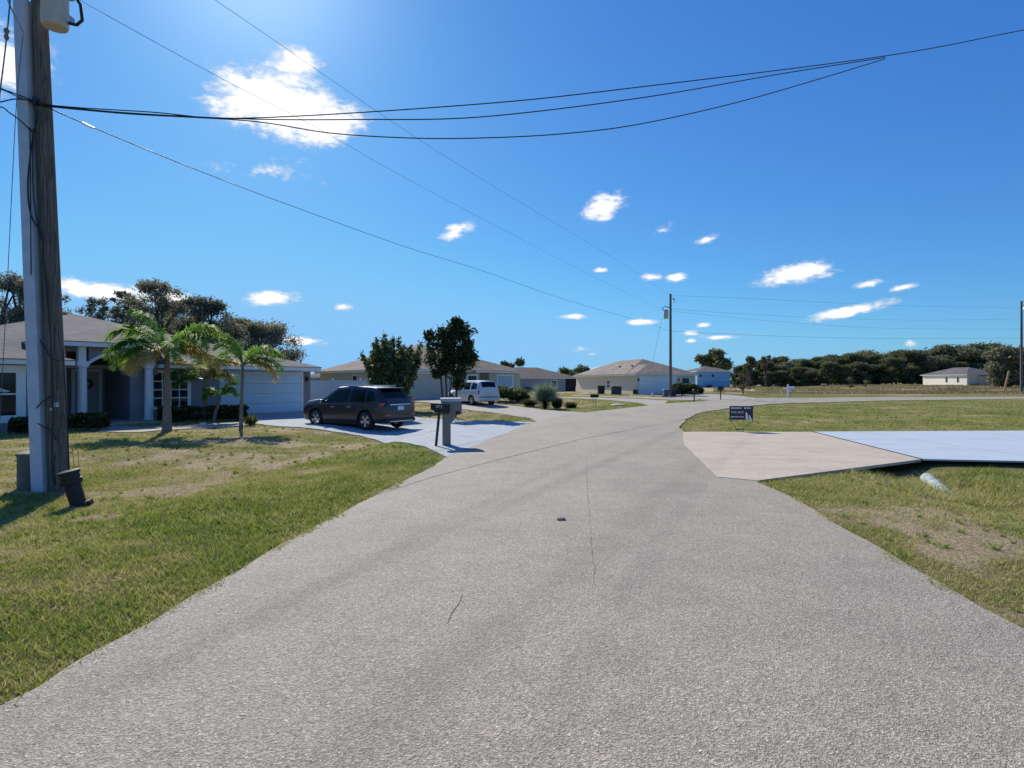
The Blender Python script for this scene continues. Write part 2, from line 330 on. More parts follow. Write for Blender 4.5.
def sheet(name, poly, h, mat, cell=.6, skirt=.06, jit=0, far=60):
    pts = densify(poly, .35 if jit else 2.0, jit)
    bm = bmesh.new(); f = bm.faces.new([bm.verts.new((x, y, 0)) for x, y in pts])
    bmesh.ops.triangulate(bm, faces=bm.faces[:])
    xs = [p[0] for p in pts]; ys = [p[1] for p in pts]
    def lines(a, b):
        out = []; v = a
        while v < b:
            out.append(v); v += cell if abs(v) < 30 else (cell*3 if abs(v) < 70 else 20)
        return out
    for v in lines(max(min(xs), -35), min(max(xs), 200)): bmesh.ops.bisect_plane(bm, geom=bm.verts[:]+bm.edges[:]+bm.faces[:], plane_co=(v, 0, 0), plane_no=(1, 0, 0))
    for v in lines(max(min(ys), -2), max(ys)): bmesh.ops.bisect_plane(bm, geom=bm.verts[:]+bm.edges[:]+bm.faces[:], plane_co=(0, v, 0), plane_no=(0, 1, 0))
    for v in bm.verts: v.co.z = zs(v.co.x, v.co.y)*(.0 if name == 'driveway_apron' or name == 'painted_driveway' else 1) + h
    be = [e for e in bm.edges if len(e.link_faces) == 1]
    r = bmesh.ops.extrude_edge_only(bm, edges=be)
    for v in [g for g in r['geom'] if isinstance(g, bmesh.types.BMVert)]: v.co.z -= skirt
    bmesh.ops.recalc_face_normals(bm, faces=bm.faces[:])
    me = bpy.data.meshes.new(name); bm.to_mesh(me); bm.free()
    if sum(p.normal.z for p in me.polygons) < 0: me.flip_normals()
    return tag(link(name, me, mat), kind='structure')
sheet('road', ROAD, .036, M['asphalt'], .8, jit=.022)
sheet('driveway', DRIVE1, .030, M['pale2'], .4)
sheet('footpath', WALK, .026, M['path'], .4)
sheet('driveway', DRIVE2, .030, M['path'], .8)
sheet('driveway_apron', APRON, .044, M['apron'], .8, skirt=.055)
sheet('painted_driveway', BLUE, .050, M['pale'], .8, skirt=.035)
sheet('driveway', SIDE, .030, M['path'], 1.5)
sheet('footpath', STRIP, .030, M['path'], 1.5)
sheet('driveway', DRIVE3, .032, M['path'], 1.5)
HARD = [ROAD, DRIVE1, WALK, DRIVE2, APRON, BLUE, SIDE, STRIP, DRIVE3]

def patchval(x, y):
    v = .46 + .75*(fbm(x, y, 1.5, 3, 4)-.5) + .8*(fbm(x, y, .42, 5, 3)-.5)
    d = np.interp(y, LY, LX)-x
    v = v + .16*(1-smooth(1.5, 3.2, d))*(d > 0)                 # greener along the road
    v = v - .14*smooth(2.5, 5, d)*(1-smooth(14, 22, d))*smooth(5, 8, y)
    for cx, cy, rx, ry, s in BARE: v = v - s*np.exp(-(((x-cx)/rx)**2+((y-cy)/ry)**2))*(.25+1.5*fbm(x, y, .35, 17, 4)**2.2*2)
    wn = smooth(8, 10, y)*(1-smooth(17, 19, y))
    v = v - .30*np.exp(-((d-3.75)/.32)**2)*wn + .16*np.exp(-((d-2.7)/.45)**2)*wn  # brown dirt tone also paints the ditch bank's shadow line; greener strip beside
    v = v + .06*(y > 18)*(x > 5)
    v = np.where(y > 66, v-.32*smooth(66, 90, y)*(1-smooth(215, 260, y)), v)
    return v
BARE = []
for px, py, rx, ry, s in ((88,519,.35,.25,.45),(120,516,.3,.2,.4),(960,535,.8,1.0,.34),(1005,550,.7,.9,.42),(920,510,.5,.7,.2),(60,495,.4,.4,.25),(430,449,.35,.3,.5),(150,490,1.2,.5,.2),(330,470,.8,.8,.25),(960,600,.6,.4,.2),(200,470,1.2,.6,.15)):
    p = P(px, py); BARE.append((p.x, p.y, rx, ry, s))

# ground: one graded grid out to the horizon
def graded():
    xs = list(np.arange(-16, 16.01, .22)); s = .25
    while xs[-1] < 4000: s *= 1.13; xs.append(xs[-1]+s)
    s = .25
    while xs[0] > -4000: s *= 1.13; xs.insert(0, xs[0]-s)
    ys = list(np.arange(-2, 26.01, .22)); s = .25
    while ys[-1] < 5000: s *= 1.07 if ys[-1] < 150 else 1.3; ys.append(ys[-1]+s)
    s = .4
    while ys[0] > -400: s *= 1.4; ys.insert(0, ys[0]-s)
    return np.array(xs), np.array(ys)
gx, gy = graded(); X, Y = np.meshgrid(gx, gy); Z = zt(X, Y)
hard = np.zeros(X.shape, bool)
for q in HARD[:4]: hard |= inpoly(X, Y, q)
me = bpy.data.meshes.new('ground'); nx, ny = len(gx), len(gy)
I = np.arange(nx*ny).reshape(ny, nx); quads = np.stack([I[:-1,:-1], I[:-1,1:], I[1:,1:], I[1:,:-1]], -1).reshape(-1, 4)
me.vertices.add(nx*ny); me.vertices.foreach_set('co', np.stack([X, Y, Z-.004], -1).astype(np.float32).ravel())
me.loops.add(quads.size); me.loops.foreach_set('vertex_index', quads.astype(np.int32).ravel())
me.polygons.add(len(quads)); me.polygons.foreach_set('loop_start', np.arange(len(quads), dtype=np.int32)*4); me.polygons.foreach_set('loop_total', np.full(len(quads), 4, np.int32))
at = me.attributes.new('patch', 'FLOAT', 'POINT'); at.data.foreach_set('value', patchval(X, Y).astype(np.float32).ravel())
me.update(calc_edges=True)
tag(link('ground', me, M['soil'], smooth_=60), kind='structure')

# ------------------------------------------------------------------ grass (stuff)
def blades(n, x0, x1, y0, y1, hgt, wid, keep=None, margin=.0, ppow=1.0):
    x = RNG.uniform(x0, x1, n); y = y0+(y1-y0)*RNG.random(n)**ppow
    ok = np.abs(x) < y*.98+1.2
    xj = x+(RNG.normal(0, .03, n)+.30*(fbm(x, y, .35, 31, 3)-.5))*(y < 20)
    for q in HARD: ok &= ~inpoly(xj, y, q)
    if keep is not None: ok &= keep(x, y)
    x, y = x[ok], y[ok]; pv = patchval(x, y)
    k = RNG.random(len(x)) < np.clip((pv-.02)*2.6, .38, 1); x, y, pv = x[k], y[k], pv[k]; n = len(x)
    h = hgt*(.5+RNG.random(n))*(.6+.7*np.clip(pv, 0, 1)); w = wid*(.6+.8*RNG.random(n)); a = RNG.random(n)*6.283; b = RNG.random(n)*6.283; ln = h*(.2+1.1*RNG.random(n))
    z = np.where(inpoly(x, y, ROAD), .03, zt(x, y)-.006); B = np.stack([x, y, z], -1); T = np.stack([np.cos(a)*w/2, np.sin(a)*w/2, 0*w], -1)
    tip = B + np.stack([np.cos(b)*ln, np.sin(b)*ln, h*.9], -1)
    tint = np.clip(pv*.9+.17*RNG.standard_normal(n)-.02, 0, 1); tint[RNG.random(n) < .16] = .12
    return np.stack([B-T, B+T, tip], 1).reshape(-1, 3), tint
def clumps(n, x0, x1, y0, y1, hgt=.085):
    cx = RNG.uniform(x0, x1, n); cy = RNG.uniform(y0, y1, n); ok = (np.abs(cx) < cy*.98+1)
    for q in HARD: ok &= ~inpoly(cx, cy, q)
    cx, cy = cx[ok], cy[ok]; m = 22; sc = np.repeat(RNG.uniform(.5, 1.3, len(cx)), m); x = np.repeat(cx, m); y = np.repeat(cy, m); n = len(x)
    x = x+RNG.normal(0, .022, n)*sc; y = y+RNG.normal(0, .022, n)*sc; a = RNG.random(n)*6.283; b = RNG.random(n)*6.283; h = hgt*sc*RNG.uniform(.5, 1.1, n); w = .010*sc+.0006*y
    B = np.stack([x, y, zt(x, y)], -1); T = np.stack([np.cos(a)*w/2, np.sin(a)*w/2, 0*w], -1); tip = B+np.stack([np.cos(b)*h*.8, np.sin(b)*h*.8, h], -1)
    return np.stack([B-T, B+T, tip], 1).reshape(-1, 3), np.clip(np.repeat(RNG.uniform(.35, 1, len(cx)), m)+RNG.normal(0, .1, n), 0, 1)
def grass(name, specs, label, mat=None):
    vs, ts = zip(*[clumps(*s[1:]) if s[0] == 'c' else blades(*s) for s in specs])
    o = np_mesh(name, np.concatenate(vs), 3, mat or L_GRASS, None, np.concatenate(ts)); tag(o, label, 'grass', kind='stuff')
grass('lawn_grass', [(90000,-8,-2.3,2.2,6,.045,.008), (190000,-13,-1.8,6,12,.045,.011), (170000,-24,0,12,26,.045,.018),
                     (40000,-12,8,23,44,.06,.03), (30000,-4,14,40,66,.07,.05), ('c',600,-9,-1.8,2.3,9,.07), ('c',700,-20,0,9,24,.06)], 'short patchy grass of the lawns left of the road')
grass('lawn_grass', [(60000,3.4,9,3.0,7,.045,.008), (110000,3.6,13,7,11.2,.05,.011), (90000,5,24,18.4,32,.045,.022), (60000,8,70,32,56,.06,.045),
                     (5000,6.3,8.9,8.6,10.6,.15,.016), (900,5.2,9.5,10.9,11.15,.13,.012), (1500,8.3,12,9.5,11.1,.09,.014), ('c',320,3.4,12,3,11.2,.055), ('c',300,5,30,18.6,32,.07)], 'short mown grass and ditch weeds right of the road')
# tall dry grass of the far field
n = 110000; x = RNG.uniform(18, 230, n); y = RNG.uniform(78, 165, n)
ok = (x > .36*y) & (x < 1.05*y); x, y = x[ok], y[ok]
g = fbm(x, y, 9, 8, 3) > .40; x, y = x[g], y[g]; n = len(x); B = np.stack([x, y, zt(x, y)], -1); a = RNG.random(n)*6.28
hh = .08+.30*RNG.random(n); T = np.stack([np.cos(a)*.07, np.sin(a)*.07, 0*a], -1); b = RNG.random(n)*6.28
tip = B+np.stack([np.cos(b)*hh*.4, np.sin(b)*hh*.4, hh], -1)
tag(np_mesh('field_grass', np.stack([B-T, B+T, tip], 1).reshape(-1, 3), 3, L_DRY, None, np.clip(fbm(x, y, 14, 4, 3)*1.4-.2+.15*RNG.standard_normal(n), 0, 1)),
    'tall brown dry grass of the open field before the far trees', 'grass', kind='stuff')

# cracks and seams of the road
def seam(pts, w, mat='seam'):
    a = MB(); pts = [Vector(P(*p)[:2]) for p in pts]; path = []
    r = random.Random(int(w*1e5)+len(pts))
    for i in range(len(pts)-1):
        L = (pts[i+1]-pts[i]).length; n = max(2, int(L/.12))
        for k in range(n):
            q = pts[i].lerp(pts[i+1], k/n); path.append(q+Vector((r.uniform(-.012, .012), r.uniform(-.012, .012))))
    for i in range(len(path)-1):
        p, q = path[i], path[i+1]; d = (q-p).normalized(); m = Vector((-d.y, d.x))*w*r.uniform(.3, 1.1)
        a.add([(*(p-m), .0395), (*(p+m), .0395), (*(q+m), .0395), (*(q-m), .0395)], [(0, 1, 2, 3)])
    tag(a.build('road_crack', M[mat]), kind='structure')
seam([(380,496),(433,479),(500,461),(583,440),(650,427),(720,413)], .02)
seam([(586,459),(588,500),(591,540),(596,596)], .003, 'faint')
seam([(464,599),(452,618),(442,640)], .0035, 'faint')
def joint(name, a, b, z, w=.008, mat='seam'):
    a = Vector(a); b = Vector(b); d = (b-a).normalized(); m = Vector((-d.y, d.x))*w; N = 24; mb = MB()
    for i in range(N):
        p = a.lerp(b, i/N); q = a.lerp(b, (i+1)/N); f = lambda v: (zs(v.x, v.y) if z is None else 0)+(z or .034)
        mb.add([(*(p-m), f(p)), (*(p+m), f(p)), (*(q+m), f(q)), (*(q-m), f(q))], [(0, 1, 2, 3)])
    tag(mb.build(name, M[mat]), kind='structure')
e0 = Vector(P(812.8,433.2)[:2]); e1 = Vector(P(922,466.8)[:2]); joint('slab_joint', e0, e1, .0515, .028)
for t in (.34, .67): joint('slab_joint', (8.5, 11.2+7.4*t), (30, 11.2+7.4*t), .0525, .005)
for x in (11.5, 15.2, 19): joint('slab_joint', (x, 11.3), (x, 18.6), .0525, .005)
for t in (.2, .42, .64, .84):
    a_ = Vector(P(424,446.8)[:2]).lerp(Vector(P(285,427.2)[:2]), t); b_ = Vector(P(527,423.6)[:2]).lerp(Vector(P(330,411.5)[:2]), t); joint('slab_joint', a_, b_, None, .009)
joint('slab_joint', Vector(P(470,441)[:2]).lerp(Vector(P(500,431)[:2]), .2), P(262,417)[:2], None, .009)

# ------------------------------------------------------------------ houses
def window(root, p, e, o, a0, a1, z0, z1, trim=.1, glassm='glass', muntin=(1, 1), name='window', proud=.035):
    m = MB()
    for A, Bb, C, D in ((a0-trim, a1+trim, z1, z1+trim), (a0-trim, a1+trim, z0-trim, z0), (a0-trim, a0, z0, z1), (a1, a1+trim, z0, z1)):
        m.obox(p, e, o, A, Bb, -.02, proud, C, D)
    for i in range(1, muntin[0]): q = a0+(a1-a0)*i/muntin[0]; m.obox(p, e, o, q-.018, q+.018, -.02, proud*.7, z0, z1)
    for i in range(1, muntin[1]): q = z0+(z1-z0)*i/muntin[1]; m.obox(p, e, o, a0, a1, -.02, proud*.72, q-.025, q+.025)
    w = m.build(name, M['white'], root)
    MB().obox(p, e, o, a0-.005, a1+.005, -.015, .006, z0-.005, z1+.005).build('pane', M[glassm], w)
    return w
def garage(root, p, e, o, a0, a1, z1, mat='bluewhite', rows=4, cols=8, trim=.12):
    m = MB()
    h = z1/rows; w = (a1-a0)/cols
    for r in range(rows):
        m.obox(p, e, o, a0+.003, a1-.003, -.01, .008, r*h+.008, (r+1)*h-.008)
        for c in range(cols): m.obox(p, e, o, a0+c*w+.07, a0+(c+1)*w-.07, .004, .018, r*h+.11, (r+1)*h-.11)
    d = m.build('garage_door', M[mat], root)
    t = MB(); t.obox(p, e, o, a0-trim, a1+trim, -.02, .05, z1, z1+trim); t.obox(p, e, o, a0-trim, a0, -.02, .05, 0, z1); t.obox(p, e, o, a1, a1+trim, -.02, .05, 0, z1)
    t.build('door_trim', M['white'], d)
    return d
def hip(root, x0, x1, y0, y1, ze, pitch, mat, fas='white', th=.16, gable=()):
    fo = MB().box(x0+.03, x1-.03, y0+.03, y1-.03, ze, ze+th).build('fascia', M[fas], root)
    z = ze+th+.003; w = min(x1-x0, y1-y0)/2
    m = MB(); base = [(x0,y0,z),(x1,y0,z),(x1,y1,z),(x0,y1,z)]; t = .025; top = [(a,b,z+t) for a,b,_ in base]
    if y1-y0 > x1-x0: rg = [((x0+x1)/2, y0+(0 if 'f' in gable else w), z+t+w*pitch), ((x0+x1)/2, y1-w, z+t+w*pitch)]; fs = [(4,5,8),(5,6,9,8),(6,7,9),(7,4,8,9)]
    else: rg = [(x0+w, (y0+y1)/2, z+t+w*pitch), (x1-w, (y0+y1)/2, z+t+w*pitch)]; fs = [(4,5,9,8),(5,6,9),(6,7,8,9),(7,4,8)]
    m.add(base+top+rg, [(3,2,1,0),(0,1,5,4),(1,2,6,5),(2,3,7,6),(3,0,4,7)]+fs)
    return fo, m.build('roof', M[mat], root)
FR = ((1,0,0), (0,-1,0))    # along, outward for a wall that faces local -y (the front)
# --- house 1, grey with an arched entry
h1 = empty('house', (-11.8, 32.8, 0), math.atan2(.8, .6), 'grey stucco house with arched entry, white columns and wide garage door', 'house')
w = MB()
w.box(-18, 0, 1.1, 17, -.3, 2.31); w.box(-6.2, -.003, 0, 1.3, -.3, 2.305); w.box(-9.85, -6.1, -1.8, 1.2, -.3, 2.30)
w.box(-18.003, -12.1, -1.8, 1.2, -.3, 2.302); w.box(-18.006, -12.9, -3.7, -1.7, -.3, 2.304)
w.box(-12.6, -8.9, -2.1, 4, 2.9, 3.10); w.box(-12.6, -12.2, -2.103, 4, 2.0, 3.0); w.box(-9.2, -8.903, -2.103, 4, 2.0, 3.0)
w.box(-12.55, -12.1, -2.09, -1.6, -.3, 3.0)
w.build('wall', M['stucco'], h1)
# arch wall
N = 16; xa, xb = -11.45, -9.5; arc = [(xa+(xb-xa)*i/N, 2.40+.42*math.sin(math.pi*i/N)**.8) for i in range(N+1)]
a = MB()
for i in range(N):
    (x0, z0), (x1, z1) = arc[i], arc[i+1]
    a.prism([(x0, z0+.1), (x1, z1+.1), (x1, 3.09), (x0, 3.09)], -2.35, -2.12)
a.build('entry_gable', M['stucco'], h1)
a = MB()
for i in range(N):
    (x0, z0), (x1, z1) = arc[i], arc[i+1]; a.prism([(x0, z0), (x1, z1), (x1, z1+.13), (x0, z0+.13)], -2.42, -2.1)
a.box(-11.85, -11.44, -2.42, -2.1, 2.36, 2.52); a.box(-9.51, -9.1, -2.42, -2.1, 2.36, 2.52)
a.box(-11.80, -11.55, -2.39, -2.1, 2.52, 3.09); a.box(-9.38, -9.13, -2.39, -2.1, 2.52, 3.09)
a.build('arch_trim', M['white'], h1)
for cx in (-11.65, -9.3):
    MB().lathe([(.21,-.2),(.21,.1),(.165,.14),(.16,1.2),(.15,2.24),(.2,2.28),(.21,2.36)], (cx, -2.26, 0), n=24).build('column', M['white'], h1, 40)
d = MB().box(-11.0, -10.09, 1.04, 1.12, .02, 2.15).build('entry_door', M['door'], h1)
t = MB(); t.box(-11.12, -11.0, 1.02, 1.12, 0, 2.28); t.box(-10.09, -9.99, 1.02, 1.12, 0, 2.28); t.box(-11.0, -10.09, 1.02, 1.12, 2.15, 2.28); t.build('door_frame', M['white'], d)
wr = MB(); wr.tube([(-10.55+.17*math.cos(k*.5236), 1.0, 1.62+.17*math.sin(k*.5236)) for k in range(13)], .055, 7); wr.build('wreath', M['wreath'], d)
MB().lathe([(.01,-.03),(.035,-.02),(.035,.02),(.01,.03)], (-10.2, 1.0, 1.05), 'y', 12).build('handle', M['steel'], d, 40)
window(h1, (0,-1.8,0), *FR, -8.95, -7.55, .62, 2.1, .14, muntin=(4, 4), proud=.05)
wl = window(h1, (0,-3.7,0), *FR, -15.6, -13.95, .55, 2.02, .26, muntin=(1, 2), proud=.06)
cu = MB(); cu.prism([(-15.5+.9*(1-math.cos(k/14*2.3))*.9-.0, 2.0-k/14*.68) for k in range(15)]+[(-15.0-.02*k, 1.33+.045*k) for k in range(15)][::1], -3.712, -3.709)
cu = MB()
for k in range(14):   # sheer curtain swag hung inside the upper sash
    a0 = k/14; a1 = (k+1)/14; f = lambda a: (-14.75-.22*math.sin(a*2.6)+.62*a**3, 2.0-.66*a); g = lambda a: (-14.42-.25*math.sin(a*2.8)+.42*a**2.4, 2.0-.62*a)
    (x0, z0), (x1, z1), (x2, z2), (x3, z3) = f(a0), g(a0), g(a1), f(a1)
    cu.add([(x0,-3.709,z0),(x1,-3.709,z1),(x2,-3.709,z2),(x3,-3.709,z3)], [(0,1,2,3)])
cu.build('curtain', M['curtain'], wl)
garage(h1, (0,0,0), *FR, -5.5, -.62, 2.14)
hip(h1, -6.9, .42, -.42, 12, 2.30, .30, 'roof_grey')
main_roof = hip(h1, -18.4, -1.2, -2.9, 20, 2.306, .31, 'roof_grey')
for ob in main_roof:      # notch where the raised entry stands
    ct = MB().box(-12.9, -8.93, -4, 1.05, 1.5, 3.12).build('cutter', None, h1); md = ob.modifiers.new('b', 'BOOLEAN'); md.operation = 'DIFFERENCE'; md.object = ct; md.solver = 'EXACT'
    bpy.context.view_layer.update(); nm = bpy.data.meshes.new_from_object(ob.evaluated_get(bpy.context.evaluated_depsgraph_get())); ob.modifiers.clear(); ob.data = nm; bpy.data.objects.remove(ct)
hip(h1, -18.8, -12.35, -4.15, 9, 2.312, .30, 'roof_grey')
hip(h1, -13.1, -8.4, -2.85, 8, 3.09, .30, 'roof_grey')
lt = MB(); lt.box(-.36, -.22, -.13, 0, 1.75, 2.0); lt.build('wall_light', M['blackmetal'], h1)
MB().box(-12.4, -9.2, -3.4, 1.1, -.2, .09).build('porch_slab', M['path'], h1)

# --- house 2, tan with brown roof, behind the bushy trees
h2 = empty('house', (.8, 54.5, .25), math.atan2(.67, .74), 'tan house with brown roof behind the two trees and the silver car', 'house')
w = MB(); w.box(-13.8, 0, 0, 14.5, -.6, 2.31); w.box(-13.8, -8, -1.2, .1, -.6, 2.305); w.build('wall', M['tan'], h2)
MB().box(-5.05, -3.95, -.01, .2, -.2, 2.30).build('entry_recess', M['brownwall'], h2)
garage(h2, (0,-1.2,0), *FR, -13.2, -8.5, 2.14, 'tan')
window(h2, (0,0,0), *FR, -2.9, -1.05, .35, 2.02, .14, 'blind', (2, 1)); window(h2, (0,0,0), *FR, -6.4, -5.45, .9, 2.0, .16, 'glass', (1, 2))
LF = ((0,-1,0), (-1,0,0))
window(h2, (-13.8,0,0), *LF, -4.6, -3.2, .6, 2.0, .1, 'blind', (2, 1)); window(h2, (-13.8,0,0), *LF, -7.4, -6.6, 1.1, 2.0, .08, 'glass', (1, 2))
hip(h2, -14.25, .45, -.45, 15, 2.30, .36, 'roof_brown'); hip(h2, -14.253, -7.6, -1.65, 10, 2.306, .36, 'roof_brown')
# --- house 3, beige with white garage door
h3 = empty('house', (14.9, 66.7, .2), math.atan2(.27, .96), 'beige house with tan hip roof and garage facing the road bend', 'house')
w = MB(); w.box(0, 6.1, 0, 19, -.5, 2.31); w.box(6, 9.6, 2.5, 18.9, -.5, 2.30); w.build('wall', M['cream'], h3)
garage(h3, (0,0,0), *FR, .35, 5.15, 2.14, 'white')
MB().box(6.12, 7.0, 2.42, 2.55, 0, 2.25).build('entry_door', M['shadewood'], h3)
window(h3, (0,2.5,0), *FR, 7.6, 8.7, .6, 2.0, .14, 'glass', (1, 2))
for a0, z0 in ((-8.2, 1.25), (-8.2, .75)): window(h3, (0,0,0), *LF, a0, a0+.75, z0, z0+.4, .04, 'glass')
for xx in (.17, 5.62): MB().box(xx-.06, xx+.06, -.13, 0, 1.6, 1.95).build('wall_light', M['blackmetal'], h3)
hip(h3, -.42, 6.5, -.42, 14, 2.30, .36, 'roof_tan'); hip(h3, -.45, 10.0, 2.1, 19.4, 2.306, .40, 'roof_tan')
for y in (5, 8.5): MB().lathe([(.1,3.0),(.1,3.55),(.16,3.57),(.16,3.65)], (2.0, y, 0), n=10).build('roof_vent', M['blackmetal'], h3)
# --- house 4, low grey-green, between 2 and 3
h4 = empty('house', (1.2, 98, 0), math.atan2(.12, .99), 'low grey house with dark hip roof and dark porch between two tan houses', 'house')
w = MB(); w.box(-6, 8.3, 0, 12, -.4, 2.31); w.build('wall', M['sage'], h4)
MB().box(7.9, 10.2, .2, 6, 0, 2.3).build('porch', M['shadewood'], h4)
window(h4, (0,0,0), *FR, 5.8, 6.7, .75, 1.95, .12, 'glass', (1, 2))
hip(h4, -6.4, 10.6, -.42, 12.4, 2.30, .30, 'roof_dark')
# --- house 5 far left behind the fence
h5 = empty('house', (-31.8, 86, 0), .15, 'distant low house with plain brown roof seen above the white fence', 'house')
MB().box(0, 12, 0, 10, -.3, 2.31).build('wall', M['sage'], h5); hip(h5, -.4, 12.4, -.4, 10.4, 2.30, .33, 'roof_brown')
# --- blue house
h6 = empty('house', (43.0, 130, .35), math.atan2(.05, 1), 'tall bright blue house with small square windows under a grey roof', 'house')
MB().box(0, 7.8, 0, 10, -.6, 3.75).build('wall', M['blue'], h6)
for a0 in (.35, 3.3): window(h6, (0,0,0), *FR, a0, a0+.75, 2.5, 3.15, .06, 'glass', (1, 1))
MB().box(2.1, 3.2, -.8, -.1, 0, .7).build('air_conditioner', M['acunit'], h6)
MB().box(-.02, 7.82, -.03, -.003, 1.86, 1.93).build('siding_band', M['bluewhite'], h6)
hip(h6, -.3, 8.1, -.3, 10.3, 3.74, .28, 'roof_grey')
# --- right white house
h7 = empty('house', (109.7, 135, .75), math.atan2(.05, 1), 'off white house with grey roof and side bay coloured as sunlit cream before the far trees', 'house')
w = MB(); w.box(0, 3.0, 0, 13.6, -1, 2.65); w.box(2.9, 9, .6, 10.3, -1, 2.645); w.build('wall', M['creamwhite'], h7)
MB().box(2.6, 7.5, -1.2, .7, -1, 2.3).build('side_bay', M['sunlitcream'], h7)  # cream bay tinted orange: its sunlit look is put into the colour
for a0 in (-2.9, -6.3): window(h7, (0,0,0), *LF, a0, a0+.6, .9, 2.1, .05, 'glass', (1, 2))
hip(h7, -.45, 9.6, -.45, 14.1, 2.64, .36, 'roof_grey')
MB().box(.5, 1.6, -1.3, -.5, -.6, .5).build('air_conditioner', M['acunit'], h7)

# --- white vinyl fence
fc = empty('vinyl_fence', (-13.2, 35.6, 0), math.atan2(2.9, 4.4), 'white vinyl privacy fence between the grey garage and the brown suv', 'fence')
fp = MB()
for i in range(4):
    x0 = i*1.83; MB().box(x0-.065, x0+.065, -.065, .065, -.1, 1.86).build('post', M['vinyl'], fc)
    c = MB().add([(x0-.085,-.085,1.861),(x0+.085,-.085,1.861),(x0+.085,.085,1.861),(x0-.085,.085,1.861),(x0,0,1.95)], [(3,2,1,0),(0,1,4),(1,2,4),(2,3,4),(3,0,4)]); c.build('post_cap', M['vinyl'], fc)
    if i < 3:
        p = MB(); p.box(x0+.066, x0+1.764, -.03, .03, .08, .22); p.box(x0+.066, x0+1.764, -.03, .03, 1.66, 1.80)
        for k in range(11): p.box(x0+.07+k*.154, x0+.07+k*.154+.149, -.012, .012, .22, 1.66)
        p.build('fence_panel', M['vinyl'], fc)

